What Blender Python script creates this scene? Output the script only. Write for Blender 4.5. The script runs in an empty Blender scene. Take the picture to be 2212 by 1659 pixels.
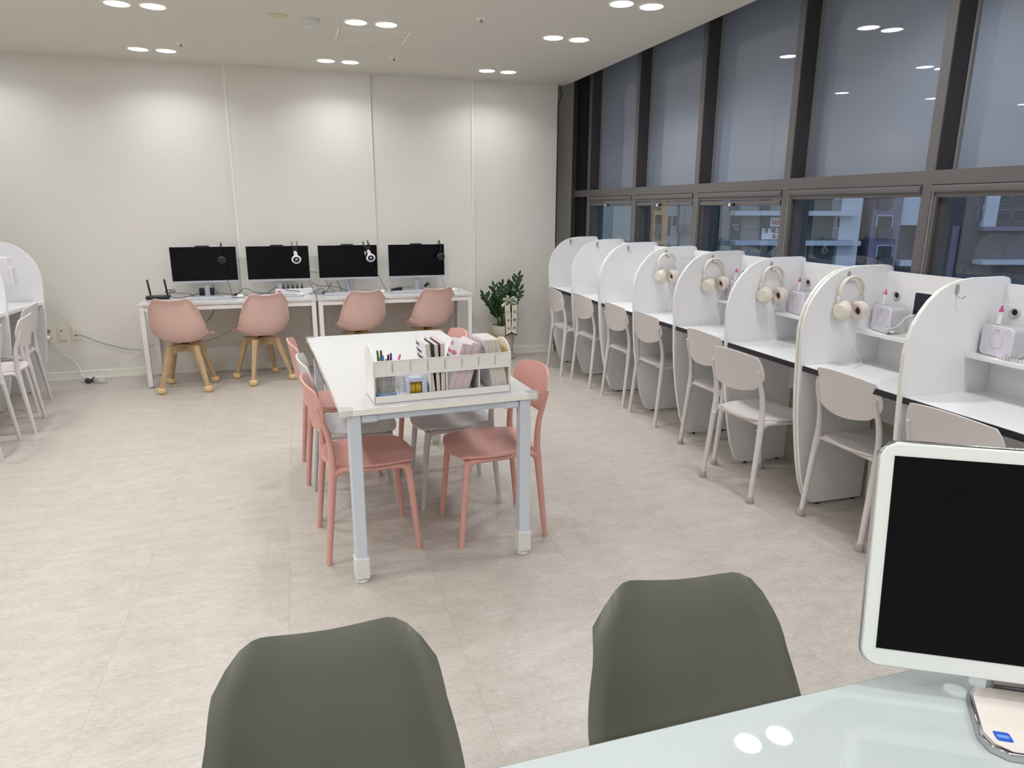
import bpy, bmesh, math, random
from mathutils import Vector, Matrix
random.seed(7)
scene = bpy.context.scene
COL = scene.collection
PI = math.pi
R = math.radians
sin, cos = math.sin, math.cos

# ------------------------------------------------------------------ camera, world, lights, exposure
YAW, PITCH, ROLL, CAM_H, FPX = 0.2982, 0.2502, 0.00385, 1.57, 1490.0
cam_data = bpy.data.cameras.new('camera')
cam = bpy.data.objects.new('camera', cam_data)
COL.objects.link(cam)
F = Vector((sin(YAW) * cos(PITCH), cos(YAW) * cos(PITCH), -sin(PITCH)))
Rt = Vector((cos(YAW), -sin(YAW), 0))
U = Rt.cross(F)
R2 = Rt * cos(ROLL) + U * sin(ROLL)
U2 = -Rt * sin(ROLL) + U * cos(ROLL)
m = Matrix((R2, U2, -F)).transposed().to_4x4()
m.translation = Vector((0, 0, CAM_H))
cam.matrix_world = m
cam_data.sensor_fit = 'HORIZONTAL'
cam_data.sensor_width = 36.0
cam_data.lens = 36.0 * FPX / 2212.0
cam_data.clip_start = 0.05
cam_data.clip_end = 500
scene.camera = cam

scene.view_settings.view_transform = 'Standard'
scene.view_settings.look = 'None'
scene.view_settings.gamma = 1.0
scene.view_settings.use_curve_mapping = False
scene.view_settings.exposure = 0.09

LAMP_W = 2.75
LAMP_COL = (0.985, 0.99, 1.0)
world = bpy.data.worlds.new('dusk_sky')
scene.world = world
world.use_nodes = True
wn = world.node_tree
wn.nodes.clear()
wo = wn.nodes.new('ShaderNodeOutputWorld')
wb = wn.nodes.new('ShaderNodeBackground')
wt = wn.nodes.new('ShaderNodeTexCoord')
ws = wn.nodes.new('ShaderNodeSeparateXYZ')
wr = wn.nodes.new('ShaderNodeValToRGB')
wr.color_ramp.elements[0].position = 0.0
wr.color_ramp.elements[0].color = (0.42, 0.47, 0.55, 1)
wr.color_ramp.elements[1].position = 1.0
wr.color_ramp.elements[1].color = (0.20, 0.26, 0.38, 1)
wn.links.new(wt.outputs['Generated'], ws.inputs[0])
wn.links.new(ws.outputs['Z'], wr.inputs[0])
wn.links.new(wr.outputs[0], wb.inputs[0])
wb.inputs[1].default_value = 1.9
wn.links.new(wb.outputs[0], wo.inputs[0])


# ------------------------------------------------------------------ materials
def lin(c):
    r = []
    for v in c[:3]:
        v = v / 255.0
        r.append(v / 12.92 if v <= 0.04045 else ((v + 0.055) / 1.055) ** 2.4)
    return (r[0], r[1], r[2], 1.0)


MATS = {}


def mat(name, rgb, rough=0.5, metal=0.0, spec=0.5, coat=0.0, var=0.0, vscale=8.0, bump=0.0, bscale=60.0,
        emit=None, estr=0.0, trans=0.0, stretch=None, alpha=1.0):
    if name in MATS:
        return MATS[name]
    M = bpy.data.materials.new(name)
    M.use_nodes = True
    nt = M.node_tree
    b = nt.nodes['Principled BSDF']
    b.inputs['Base Color'].default_value = lin(rgb)
    b.inputs['Roughness'].default_value = rough
    b.inputs['Metallic'].default_value = metal
    b.inputs['Specular IOR Level'].default_value = spec
    b.inputs['Coat Weight'].default_value = coat
    b.inputs['Coat Roughness'].default_value = 0.05
    b.inputs['Transmission Weight'].default_value = trans
    b.inputs['Alpha'].default_value = alpha
    if emit:
        b.inputs['Emission Color'].default_value = lin(emit)
        b.inputs['Emission Strength'].default_value = estr
    if var > 0 or bump > 0:
        tc = nt.nodes.new('ShaderNodeTexCoord')
        mp = nt.nodes.new('ShaderNodeMapping')
        nt.links.new(tc.outputs['Object'], mp.inputs[0])
        if stretch:
            mp.inputs['Scale'].default_value = stretch
    if var > 0:
        n = nt.nodes.new('ShaderNodeTexNoise')
        n.inputs['Scale'].default_value = vscale
        n.inputs['Detail'].default_value = 5
        nt.links.new(mp.outputs[0], n.inputs['Vector'])
        r = nt.nodes.new('ShaderNodeValToRGB')
        c = lin(rgb)
        r.color_ramp.elements[0].position = 0.3
        r.color_ramp.elements[1].position = 0.7
        r.color_ramp.elements[0].color = tuple(max(0, v * (1 - var)) for v in c[:3]) + (1,)
        r.color_ramp.elements[1].color = tuple(min(1, v * (1 + var)) for v in c[:3]) + (1,)
        nt.links.new(n.outputs[0], r.inputs[0])
        nt.links.new(r.outputs[0], b.inputs['Base Color'])
    if bump > 0:
        n2 = nt.nodes.new('ShaderNodeTexNoise')
        n2.inputs['Scale'].default_value = bscale
        nt.links.new(mp.outputs[0], n2.inputs['Vector'])
        bp = nt.nodes.new('ShaderNodeBump')
        bp.inputs['Strength'].default_value = bump
        bp.inputs['Distance'].default_value = 0.002
        nt.links.new(n2.outputs[0], bp.inputs['Height'])
        nt.links.new(bp.outputs[0], b.inputs['Normal'])
    MATS[name] = M
    return M


def glass_mat(name, tint=(0.9, 0.95, 0.95), gloss=1.0, rough=0.0, body=None, bodyfac=0.0, double=1.6):
    """thin architectural pane: clear with a fresnel reflection (no refraction)"""
    M = bpy.data.materials.new(name)
    M.use_nodes = True
    nt = M.node_tree
    nt.nodes.clear()
    out = nt.nodes.new('ShaderNodeOutputMaterial')
    t = nt.nodes.new('ShaderNodeBsdfTransparent')
    t.inputs[0].default_value = tint + (1,)
    base = t
    if body:
        d = nt.nodes.new('ShaderNodeBsdfDiffuse')
        d.inputs[0].default_value = lin(body)
        mx0 = nt.nodes.new('ShaderNodeMixShader')
        mx0.inputs[0].default_value = bodyfac
        nt.links.new(t.outputs[0], mx0.inputs[1])
        nt.links.new(d.outputs[0], mx0.inputs[2])
        base = mx0
    g = nt.nodes.new('ShaderNodeBsdfGlossy')
    g.inputs['Roughness'].default_value = rough
    g.inputs[0].default_value = (gloss, gloss, gloss, 1)
    fr = nt.nodes.new('ShaderNodeFresnel')
    fr.inputs[0].default_value = 1.5
    ml = nt.nodes.new('ShaderNodeMath')
    ml.operation = 'MULTIPLY'
    ml.use_clamp = True
    ml.inputs[1].default_value = double
    nt.links.new(fr.outputs[0], ml.inputs[0])
    ge = nt.nodes.new('ShaderNodeNewGeometry')      # the inner face of the pane adds no second mirror
    iv = nt.nodes.new('ShaderNodeMath')
    iv.operation = 'SUBTRACT'
    iv.inputs[0].default_value = 1.0
    nt.links.new(ge.outputs['Backfacing'], iv.inputs[1])
    m2 = nt.nodes.new('ShaderNodeMath')
    m2.operation = 'MULTIPLY'
    nt.links.new(ml.outputs[0], m2.inputs[0])
    nt.links.new(iv.outputs[0], m2.inputs[1])
    mx = nt.nodes.new('ShaderNodeMixShader')
    nt.links.new(m2.outputs[0], mx.inputs[0])
    nt.links.new(base.outputs[0], mx.inputs[1])
    nt.links.new(g.outputs[0], mx.inputs[2])
    nt.links.new(mx.outputs[0], out.inputs[0])
    return M


# floor tile: mottled stone-look vinyl, each tile offset by its own random value
def tile_mat():
    M = bpy.data.materials.new('stone_look_vinyl')
    M.use_nodes = True
    nt = M.node_tree
    b = nt.nodes['Principled BSDF']
    oi = nt.nodes.new('ShaderNodeObjectInfo')
    tc = nt.nodes.new('ShaderNodeTexCoord')
    mu = nt.nodes.new('ShaderNodeVectorMath')
    mu.operation = 'MULTIPLY_ADD'
    cr = nt.nodes.new('ShaderNodeCombineXYZ')
    for k, s in enumerate((37.0, 17.0, 53.0)):
        q = nt.nodes.new('ShaderNodeMath')
        q.operation = 'MULTIPLY'
        q.inputs[1].default_value = s
        nt.links.new(oi.outputs['Random'], q.inputs[0])
        nt.links.new(q.outputs[0], cr.inputs[k])
    nt.links.new(tc.outputs['Object'], mu.inputs[0])
    mu.inputs[1].default_value = (1.0, 2.4, 1.0)
    nt.links.new(cr.outputs[0], mu.inputs[2])
    n1 = nt.nodes.new('ShaderNodeTexNoise')
    n1.inputs['Scale'].default_value = 6.5
    n1.inputs['Detail'].default_value = 9
    n1.inputs['Roughness'].default_value = 0.68
    n1.inputs['Distortion'].default_value = 0.15
    nt.links.new(mu.outputs[0], n1.inputs['Vector'])
    n2 = nt.nodes.new('ShaderNodeTexNoise')
    n2.inputs['Scale'].default_value = 42.0
    n2.inputs['Detail'].default_value = 6
    n2.inputs['Roughness'].default_value = 0.7
    nt.links.new(mu.outputs[0], n2.inputs['Vector'])
    mm = nt.nodes.new('ShaderNodeMix')
    mm.data_type = 'FLOAT'
    mm.inputs[0].default_value = 0.56
    nt.links.new(n1.outputs[0], mm.inputs[2])
    nt.links.new(n2.outputs[0], mm.inputs[3])
    r = nt.nodes.new('ShaderNodeValToRGB')
    e = r.color_ramp.elements
    e[0].position = 0.32
    e[0].color = lin(FLOOR_A)
    e[1].position = 0.68
    e[1].color = lin(FLOOR_C)
    k = e.new(0.5)
    k.color = lin(FLOOR_B)
    nt.links.new(mm.outputs[0], r.inputs[0])
    nt.links.new(r.outputs[0], b.inputs['Base Color'])
    b.inputs['Roughness'].default_value = 0.33
    b.inputs['Specular IOR Level'].default_value = 0.42
    bp = nt.nodes.new('ShaderNodeBump')
    bp.inputs['Strength'].default_value = 0.10
    bp.inputs['Distance'].default_value = 0.002
    nt.links.new(n2.outputs[0], bp.inputs['Height'])
    nt.links.new(bp.outputs[0], b.inputs['Normal'])
    return M


FLOOR_A, FLOOR_B, FLOOR_C = (166, 158, 149), (184, 177, 168), (200, 194, 185)
M_TILE = tile_mat()
M_WALL = mat('warm_white_wallpaper', (228, 225, 217), 0.75, var=0.012, vscale=2.0, bump=0.25, bscale=220)
M_CEIL = mat('ceiling_paint', (213, 209, 199), 0.8, var=0.01, vscale=2, bump=0.1, bscale=150)
M_TRIM = mat('trim_white', (238, 236, 226), 0.5)
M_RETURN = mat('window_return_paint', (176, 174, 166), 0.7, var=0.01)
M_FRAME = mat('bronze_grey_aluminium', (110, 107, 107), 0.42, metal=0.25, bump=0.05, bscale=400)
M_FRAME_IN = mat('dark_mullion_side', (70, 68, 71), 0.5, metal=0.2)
M_BEAD = mat('glazing_bead', (150, 150, 148), 0.4, metal=0.2)
M_BLACK = mat('matte_black', (18, 18, 20), 0.6)
M_BLACKPL = mat('black_plastic', (24, 24, 27), 0.42)
M_GLASS = glass_mat('clear_pane', (0.80, 0.86, 0.90), double=1.7)
M_FILM = mat('film_backed_glass', (136, 147, 164), 0.6, spec=0.35, coat=1.0)
M_FILM.node_tree.nodes['Principled BSDF'].inputs['Coat Roughness'].default_value = 0.01
M_FILM.node_tree.nodes['Principled BSDF'].inputs['Coat IOR'].default_value = 1.65
M_LAM = mat('white_laminate', (238, 238, 239), 0.27, var=0.01, vscale=3)
M_EDGEB = mat('white_edge_band', (240, 238, 232), 0.35)
M_DARKEDGE = mat('black_edge_band', (34, 35, 44), 0.5)
M_GREYLAM = mat('grey_underside', (160, 160, 158), 0.5)
M_STONE = mat('pale_stone_plastic', (213, 207, 205), 0.42, bump=0.06, bscale=500)
M_PALEW = mat('pale_grey_white_plastic', (205, 203, 202), 0.4, bump=0.06, bscale=500)
M_PINK = mat('salmon_pink_plastic', (214, 160, 150), 0.42, bump=0.06, bscale=500)
M_PINKS = mat('dusty_pink_shell', (220, 184, 174), 0.45)
M_PINKC = mat('dusty_pink_cushion', (205, 155, 142), 0.7, bump=0.3, bscale=300)
M_GREYS = mat('warm_grey_shell', (90, 91, 82), 0.3)
M_GREYC = mat('warm_grey_cushion', (100, 101, 96), 0.65, bump=0.3, bscale=300)
M_WOOD = mat('pale_beech', (188, 160, 122), 0.5, var=0.16, vscale=6, stretch=(6, 6, 0.6))
M_CAP = mat('honey_silicone', (234, 198, 146), 0.45)
M_SEAM = mat('pale_seam', (243, 214, 160), 0.5)
M_CAPG = mat('grey_rubber', (165, 160, 158), 0.6)
M_TABLE = mat('glossy_white_tabletop', (210, 210, 209), 0.16, var=0.006, vscale=3)
M_TEDGE = mat('cream_tabletop_edge', (246, 244, 236), 0.4)
M_TLEG = mat('blue_grey_table_metal', (208, 215, 225), 0.4)
M_TCAP = mat('ribbed_white_cap', (232, 232, 226), 0.5)
M_CLEAR = glass_mat('clear_plastic', (0.93, 0.94, 0.93), gloss=0.9, rough=0.12, body=(235, 235, 230), bodyfac=0.22, double=2.5)
M_DESKW = mat('white_desk_metal', (232, 228, 226), 0.4)
M_SILVER = mat('silver_plastic', (186, 190, 198), 0.4, metal=0.2)
M_WHITEPL = mat('white_plastic', (236, 234, 236), 0.3)
M_LILAC = mat('cool_white_plastic', (226, 222, 234), 0.3)
M_SCREEN = mat('dark_screen', (4, 5, 11), 0.2, spec=0.18)
M_SCREEN2 = mat('matte_dark_screen', (4, 4, 8), 0.3, spec=0.12)
M_CREAM = mat('cream_headphone', (228, 223, 209), 0.45)
M_CREAMP = mat('blush_ear_pad', (228, 214, 204), 0.55)
M_DARKIN = mat('dark_mesh', (88, 66, 58), 0.8)
M_METAL = mat('brushed_nickel', (176, 172, 164), 0.3, metal=0.9)
M_CHROME = mat('chrome', (200, 200, 202), 0.08, metal=1.0)
M_GREYR = mat('grey_grommet', (186, 188, 190), 0.4)
M_HOLE = mat('hole_dark', (40, 42, 46), 0.9)
M_MAGENTA = mat('magenta_plastic', (200, 62, 140), 0.4)
M_CABLEW = mat('white_cable', (228, 226, 220), 0.45)
M_CABLEG = mat('grey_cable', (110, 106, 100), 0.5)
M_IVORY = mat('ivory_plate', (230, 224, 204), 0.4)
M_ORG = mat('organizer_white', (242, 240, 236), 0.45)
M_PAPER = mat('book_page_edges', (214, 206, 196), 0.8, var=0.12, vscale=60, stretch=(40, 1, 1))
M_PAPERP = mat('pink_page_edges', (214, 192, 196), 0.8, var=0.14, vscale=60, stretch=(40, 1, 1))
M_COVER = mat('white_book_cover', (236, 234, 238), 0.3)
M_COVERD = mat('dark_book_cover', (48, 40, 52), 0.4)
M_COVERP = mat('plum_book_cover', (150, 112, 130), 0.4)
M_RED = mat('red_print', (214, 52, 88), 0.5)
M_INK = mat('black_print', (36, 36, 40), 0.5)
M_YEL = mat('mustard_envelope', (214, 180, 60), 0.6)
M_TAPE = mat('gold_tape', (200, 164, 44), 0.25)
M_TAPEB = mat('periwinkle_plastic', (196, 204, 226), 0.35)
M_BLUE = mat('sky_blue_plastic', (128, 172, 214), 0.4)
M_SOIL = mat('brown_fibre', (104, 78, 62), 0.9, var=0.4, vscale=200)
M_POT = mat('beige_planter', (206, 198, 180), 0.6)
M_LEAF = mat('glossy_dark_leaf', (36, 66, 34), 0.3, var=0.3, vscale=20)
M_STEM = mat('green_stem', (66, 92, 50), 0.5)
M_RIB = mat('ivory_ribbon', (226, 218, 202), 0.5)
M_RIBG = mat('sage_ribbon', (206, 212, 190), 0.4)
M_PEB = mat('white_pebbles', (216, 214, 206), 0.7)
M_DESKG = mat('back_painted_glass', (184, 192, 191), 0.02, var=0.03, vscale=2.5)
M_DESKE = mat('green_glass_edge', (120, 136, 128), 0.15)
M_DIFF = mat('lamp_diffuser', (255, 255, 255), 0.5, emit=(238, 240, 255), estr=14)
M_DET = mat('detector_white', (214, 214, 208), 0.5)
M_YCOV = mat('yellowed_cover', (206, 198, 158), 0.6)
M_PURPLEB = mat('blue_screen_sticker', (40, 90, 190), 0.4)


# ------------------------------------------------------------------ mesh builder
class MB:
    def __init__(s):
        s.v, s.f = [], []

    def add(s, vs, fs, M=None):
        k = len(s.v)
        for p in vs:
            p = Vector(p)
            s.v.append(M @ p if M else p)
        s.f += [tuple(i + k for i in f) for f in fs]
        return s

    def box(s, x0, x1, y0, y1, z0, z1, M=None):
        vs = [(x, y, z) for x in (x0, x1) for y in (y0, y1) for z in (z0, z1)]
        fs = [(0, 1, 3, 2), (4, 6, 7, 5), (0, 4, 5, 1), (2, 3, 7, 6), (0, 2, 6, 4), (1, 5, 7, 3)]
        return s.add(vs, fs, M)

    def tube(s, pts, r, n=8, smooth=0, M=None, sq=(1, 1)):
        """r a number or a list per point; smooth = catmull-rom subdivisions"""
        pts = [Vector(p) for p in pts]
        rs = list(r) if isinstance(r, (list, tuple)) else [r] * len(pts)
        if smooth and len(pts) > 2:
            q, qr = [], []
            for i in range(len(pts) - 1):
                p0 = pts[max(i - 1, 0)]
                p1, p2 = pts[i], pts[i + 1]
                p3 = pts[min(i + 2, len(pts) - 1)]
                for k in range(smooth):
                    t = k / smooth
                    q.append(0.5 * ((2 * p1) + (p2 - p0) * t + (2 * p0 - 5 * p1 + 4 * p2 - p3) * t * t + (3 * p1 - p0 - 3 * p2 + p3) * t ** 3))
                    qr.append(rs[i] * (1 - t) + rs[i + 1] * t)
            q.append(pts[-1])
            qr.append(rs[-1])
            pts, rs = q, qr
        vs, fs = [], []
        up = None
        for i, p in enumerate(pts):
            d = (pts[min(i + 1, len(pts) - 1)] - pts[max(i - 1, 0)])
            if d.length < 1e-9:
                d = Vector((0, 0, 1))
            d.normalize()
            if up is None:
                up = Vector((0, 0, 1)) if abs(d.z) < 0.9 else Vector((1, 0, 0))
            a = d.cross(up)
            if a.length < 1e-6:
                a = d.cross(Vector((0, 1, 0)))
            a.normalize()
            b = a.cross(d).normalized()
            up = b
            for k in range(n):
                t = 2 * PI * k / n
                vs.append(p + a * cos(t) * rs[i] * sq[0] + b * sin(t) * rs[i] * sq[1])
        for i in range(len(pts) - 1):
            for k in range(n):
                k2 = (k + 1) % n
                fs.append((i * n + k, i * n + k2, (i + 1) * n + k2, (i + 1) * n + k))
        fs.append(tuple(range(n - 1, -1, -1)))
        fs.append(tuple((len(pts) - 1) * n + k for k in range(n)))
        return s.add(vs, fs, M)

    def lathe(s, prof, n=24, M=None, cap=True):
        """prof: list of (r, z)"""
        vs, fs = [], []
        for r, z in prof:
            for k in range(n):
                t = 2 * PI * k / n
                vs.append((r * cos(t), r * sin(t), z))
        for i in range(len(prof) - 1):
            for k in range(n):
                k2 = (k + 1) % n
                fs.append((i * n + k, i * n + k2, (i + 1) * n + k2, (i + 1) * n + k))
        if cap:
            if prof[0][0] > 1e-6:
                fs.append(tuple(range(n - 1, -1, -1)))
            if prof[-1][0] > 1e-6:
                fs.append(tuple((len(prof) - 1) * n + k for k in range(n)))
        return s.add(vs, fs, M)

    def prism(s, out, d0, d1, axis='z', M=None):
        """outline (a,b) extruded along axis: z->(a,b,d)  y->(a,d,b)  x->(d,a,b)"""
        def P(a, b, d):
            return (a, b, d) if axis == 'z' else ((a, d, b) if axis == 'y' else (d, a, b))
        n = len(out)
        vs = [P(a, b, d0) for a, b in out] + [P(a, b, d1) for a, b in out]
        fs = [tuple(range(n - 1, -1, -1)), tuple(range(n, 2 * n))]
        for i in range(n):
            j = (i + 1) % n
            fs.append((i, j, n + j, n + i))
        return s.add(vs, fs, M)

    def shell(s, grid, th, M=None):
        """grid of points [i][j] turned into a closed sheet of thickness th (offset along the normal)"""
        ni, nj = len(grid), len(grid[0])
        g = [[Vector(p) for p in row] for row in grid]
        nrm = [[None] * nj for _ in range(ni)]
        for i in range(ni):
            for j in range(nj):
                a = g[min(i + 1, ni - 1)][j] - g[max(i - 1, 0)][j]
                b = g[i][min(j + 1, nj - 1)] - g[i][max(j - 1, 0)]
                c = a.cross(b)
                nrm[i][j] = c.normalized() if c.length > 1e-9 else Vector((0, 0, 1))
        vs = [g[i][j] for i in range(ni) for j in range(nj)]
        vs += [g[i][j] + nrm[i][j] * th for i in range(ni) for j in range(nj)]
        o = ni * nj
        fs = []
        for i in range(ni - 1):
            for j in range(nj - 1):
                a, b, c, d = i * nj + j, i * nj + j + 1, (i + 1) * nj + j + 1, (i + 1) * nj + j
                fs.append((a, b, c, d))
                fs.append((o + d, o + c, o + b, o + a))
        def rim(seq):
            for a, b in zip(seq, seq[1:]):
                fs.append((a, o + a, o + b, b))
        rim([j for j in range(nj)])
        rim([i * nj + nj - 1 for i in range(ni)])
        rim([(ni - 1) * nj + j for j in range(nj - 1, -1, -1)])
        rim([i * nj for i in range(ni - 1, -1, -1)])
        return s.add(vs, fs, M)

    def ball(s, c, r, n=12, m=8, sc=(1, 1, 1), M=None):
        vs, fs = [], []
        for i in range(m + 1):
            t = PI * i / m
            for k in range(n):
                p = 2 * PI * k / n
                vs.append((c[0] + r * sc[0] * sin(t) * cos(p), c[1] + r * sc[1] * sin(t) * sin(p), c[2] + r * sc[2] * cos(t)))
        for i in range(m):
            for k in range(n):
                k2 = (k + 1) % n
                fs.append((i * n + k, (i + 1) * n + k, (i + 1) * n + k2, i * n + k2))
        return s.add(vs, fs, M)

    def torus(s, R0, r, n=28, m=10, sc=(1, 1, 1), M=None):
        vs, fs = [], []
        for i in range(n):
            t = 2 * PI * i / n
            for k in range(m):
                p = 2 * PI * k / m
                q = R0 + r * cos(p)
                vs.append((q * cos(t) * sc[0], q * sin(t) * sc[1], r * sin(p) * sc[2]))
        for i in range(n):
            for k in range(m):
                i2, k2 = (i + 1) % n, (k + 1) % m
                fs.append((i * m + k, i2 * m + k, i2 * m + k2, i * m + k2))
        return s.add(vs, fs, M)

    def build(s, name, material, parent=None, smooth=True, ang=38, bevel=0.0, loc=None, seg=2):
        me = bpy.data.meshes.new(name)
        me.from_pydata([tuple(p) for p in s.v], [], s.f)
        me.validate()
        bm = bmesh.new()
        bm.from_mesh(me)
        bmesh.ops.remove_doubles(bm, verts=bm.verts, dist=1e-6)
        bmesh.ops.recalc_face_normals(bm, faces=bm.faces)
        bm.to_mesh(me)
        bm.free()
        me.materials.append(material)
        if smooth:
            me.polygons.foreach_set('use_smooth', [True] * len(me.polygons))
            me.set_sharp_from_angle(angle=R(ang))
        o = bpy.data.objects.new(name, me)
        COL.objects.link(o)
        if parent:
            o.parent = parent
        if loc:
            o.location = loc
        if bevel > 0:
            bv = o.modifiers.new('bevel', 'BEVEL')
            bv.width = bevel
            bv.segments = seg
            bv.limit_method = 'ANGLE'
            bv.angle_limit = R(50)
            bv.harden_normals = False
        return o


def tag(o, label=None, cat=None, group=None, kind=None):
    if label: o['label'] = label
    if cat: o['category'] = cat
    if group: o['group'] = group
    if kind: o['kind'] = kind
    return o


def empty(name, loc=(0, 0, 0), rz=0.0, label=None, cat=None, group=None, kind=None, rot=None):
    o = bpy.data.objects.new(name, None)
    o.empty_display_size = 0.05
    COL.objects.link(o)
    o.location = loc
    o.rotation_euler = rot if rot else (0, 0, rz)
    return tag(o, label, cat, group, kind)


def kids(o):
    return [c for c in bpy.data.objects if c.parent == o]


def copy_tree(o, loc=None, rz=None, label=None, group=None):
    c = o.copy()
    COL.objects.link(c)
    for ch in kids(o):
        d = ch.copy()
        COL.objects.link(d)
        d.parent = c
        for g in kids(ch):
            e = g.copy()
            COL.objects.link(e)
            e.parent = d
    if loc is not None: c.location = loc
    if rz is not None: c.rotation_euler = (0, 0, rz)
    if label: c['label'] = label
    if group: c['group'] = group
    return c


def T(x, y, z): return Matrix.Translation((x, y, z))
def RX(a): return Matrix.Rotation(a, 4, 'X')
def RY(a): return Matrix.Rotation(a, 4, 'Y')
def RZ(a): return Matrix.Rotation(a, 4, 'Z')


def rrect(w, h, r, n=6, cx=0, cy=0):
    out = []
    for (sx, sy, a0) in ((1, 1, 0), (-1, 1, 90), (-1, -1, 180), (1, -1, 270)):
        for k in range(n + 1):
            a = R(a0 + 90 * k / n)
            out.append((cx + sx * (w / 2 - r) + r * cos(a), cy + sy * (h / 2 - r) + r * sin(a)))
    return out


def text_obj(body, size, material, M, name='lettering', parent=None, ext=0.0006, align='CENTER', bold=0.0):
    cu = bpy.data.curves.new('txt', 'FONT')
    cu.body = body
    cu.size = size
    cu.extrude = ext
    cu.offset = bold
    cu.align_x = align
    cu.align_y = 'CENTER'
    cu.resolution_u = 3
    o = bpy.data.objects.new('tmp_text', cu)
    COL.objects.link(o)
    bpy.context.view_layer.update()
    dg = bpy.context.evaluated_depsgraph_get()
    me = bpy.data.meshes.new_from_object(o.evaluated_get(dg))
    bpy.data.objects.remove(o)
    me.transform(M)
    me.materials.clear()
    me.materials.append(material)
    t = bpy.data.objects.new(name, me)
    COL.objects.link(t)
    if parent: t.parent = parent
    return t


# ------------------------------------------------------------------ room shell
XL, XR, YB, YF, HC = -2.98, 2.95, 7.2, -2.4, 2.80
fl = tag(MB().box(XL, 3.2, YF, YB + 0.1, -0.12, -0.004).build('floor', mat('screed', (150, 141, 131), 0.8), smooth=False), kind='structure')
# stone-look vinyl tiles, one object each
tw, tl = 0.61, 0.53
tile_mesh = None
gx, gy = 0.00022, 0.00022
tm = MB().box(-tw / 2 + gx, tw / 2 - gx, -tl / 2 + gy, tl / 2 - gy, -0.004, 0.0)
first = tm.build('floor_tile', M_TILE, fl, smooth=False)
n0 = 0
for i in range(-4, 7):
    for j in range(-9, 11):
        cx = -0.74 + tw * (i + 0.5)
        cy = 2.34 + tl * (j + 0.5)
        if cx < XL - 0.31 or cx > 3.3 or cy > YB + 0.27 or cy < YF - 0.2:
            continue
        o = first if n0 == 0 else first.copy()
        if n0: COL.objects.link(o)
        o.location = (cx, cy, 0)
        n0 += 1

wall_b = empty('wall_back', (0, 0, 0), kind='structure')
def wall_piece(x0, x1, y, name='wall_panel'):
    return MB().box(x0, x1, y, YB + 0.25, 0, HC + 0.001).build(name, M_WALL, wall_b, smooth=False)
wall_piece(XL - 0.1, -0.52, YB)
wall_piece(-0.52, 0.772, YB - 0.022)
wall_piece(0.772, 1.782, YB)
wall_piece(1.782, 2.695, YB - 0.006)
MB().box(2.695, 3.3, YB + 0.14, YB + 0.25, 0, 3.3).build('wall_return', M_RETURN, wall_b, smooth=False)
for n, (x, yy, w) in enumerate(((-0.535, YB - 0.026, 0.022), (0.768, YB - 0.026, 0.007), (1.77, YB - 0.018, 0.02)), 1):
    tag(MB().box(x, x + w, yy, YB + 0.02, 0, HC).build('trim_%d' % n, M_TRIM, smooth=False), kind='structure')
bb = empty('baseboard_back', kind='structure')
for (a, b, y) in ((XL, -0.52, YB), (-0.52, 0.772, YB - 0.022), (0.772, 1.782, YB), (1.782, 2.70, YB - 0.006)):
    MB().box(a, b, y - 0.012, y + 0.01, 0, 0.072).build('skirting_board', M_TRIM, bb, smooth=False, bevel=0.002)
    MB().box(a, b, y - 0.018, y - 0.012, 0, 0.008).build('sealant_bead', M_EDGEB, bb, smooth=False)
tag(MB().box(XL - 0.1, XL, YF, YB + 0.1, 0, HC).build('wall_left', M_WALL, smooth=False), kind='structure')
tag(MB().box(XL - 0.1, 3.3, YF - 0.1, YF, 0, 3.2).build('wall_front', M_WALL, smooth=False), kind='structure')
ceil_o = tag(MB().box(XL - 0.1, 2.782, YF, YB + 0.1, HC, 3.3).build('ceiling', M_CEIL, smooth=False), kind='structure')
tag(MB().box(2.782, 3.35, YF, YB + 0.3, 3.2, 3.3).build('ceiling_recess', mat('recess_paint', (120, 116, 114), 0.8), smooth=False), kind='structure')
# ceiling access hatch
hatch = empty('ceiling_access_hatch', (0.64, 5.66, HC), label='square ceiling access hatch with thin frame beside a pair of downlights', cat='hatch')
MB().box(-0.235, 0.235, -0.195, 0.195, -0.002, 0.0).build('hatch_panel', M_CEIL, hatch, smooth=False)
fr = MB()
for s in (-1, 1):
    fr.box(s * 0.25 - 0.008, s * 0.25 + 0.008, -0.215, 0.215, -0.005, 0)
    fr.box(-0.25, 0.25, s * 0.207 - 0.006, s * 0.207 + 0.006, -0.005, 0)
fr.build('hatch_frame', M_TRIM, hatch, smooth=False)

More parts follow.
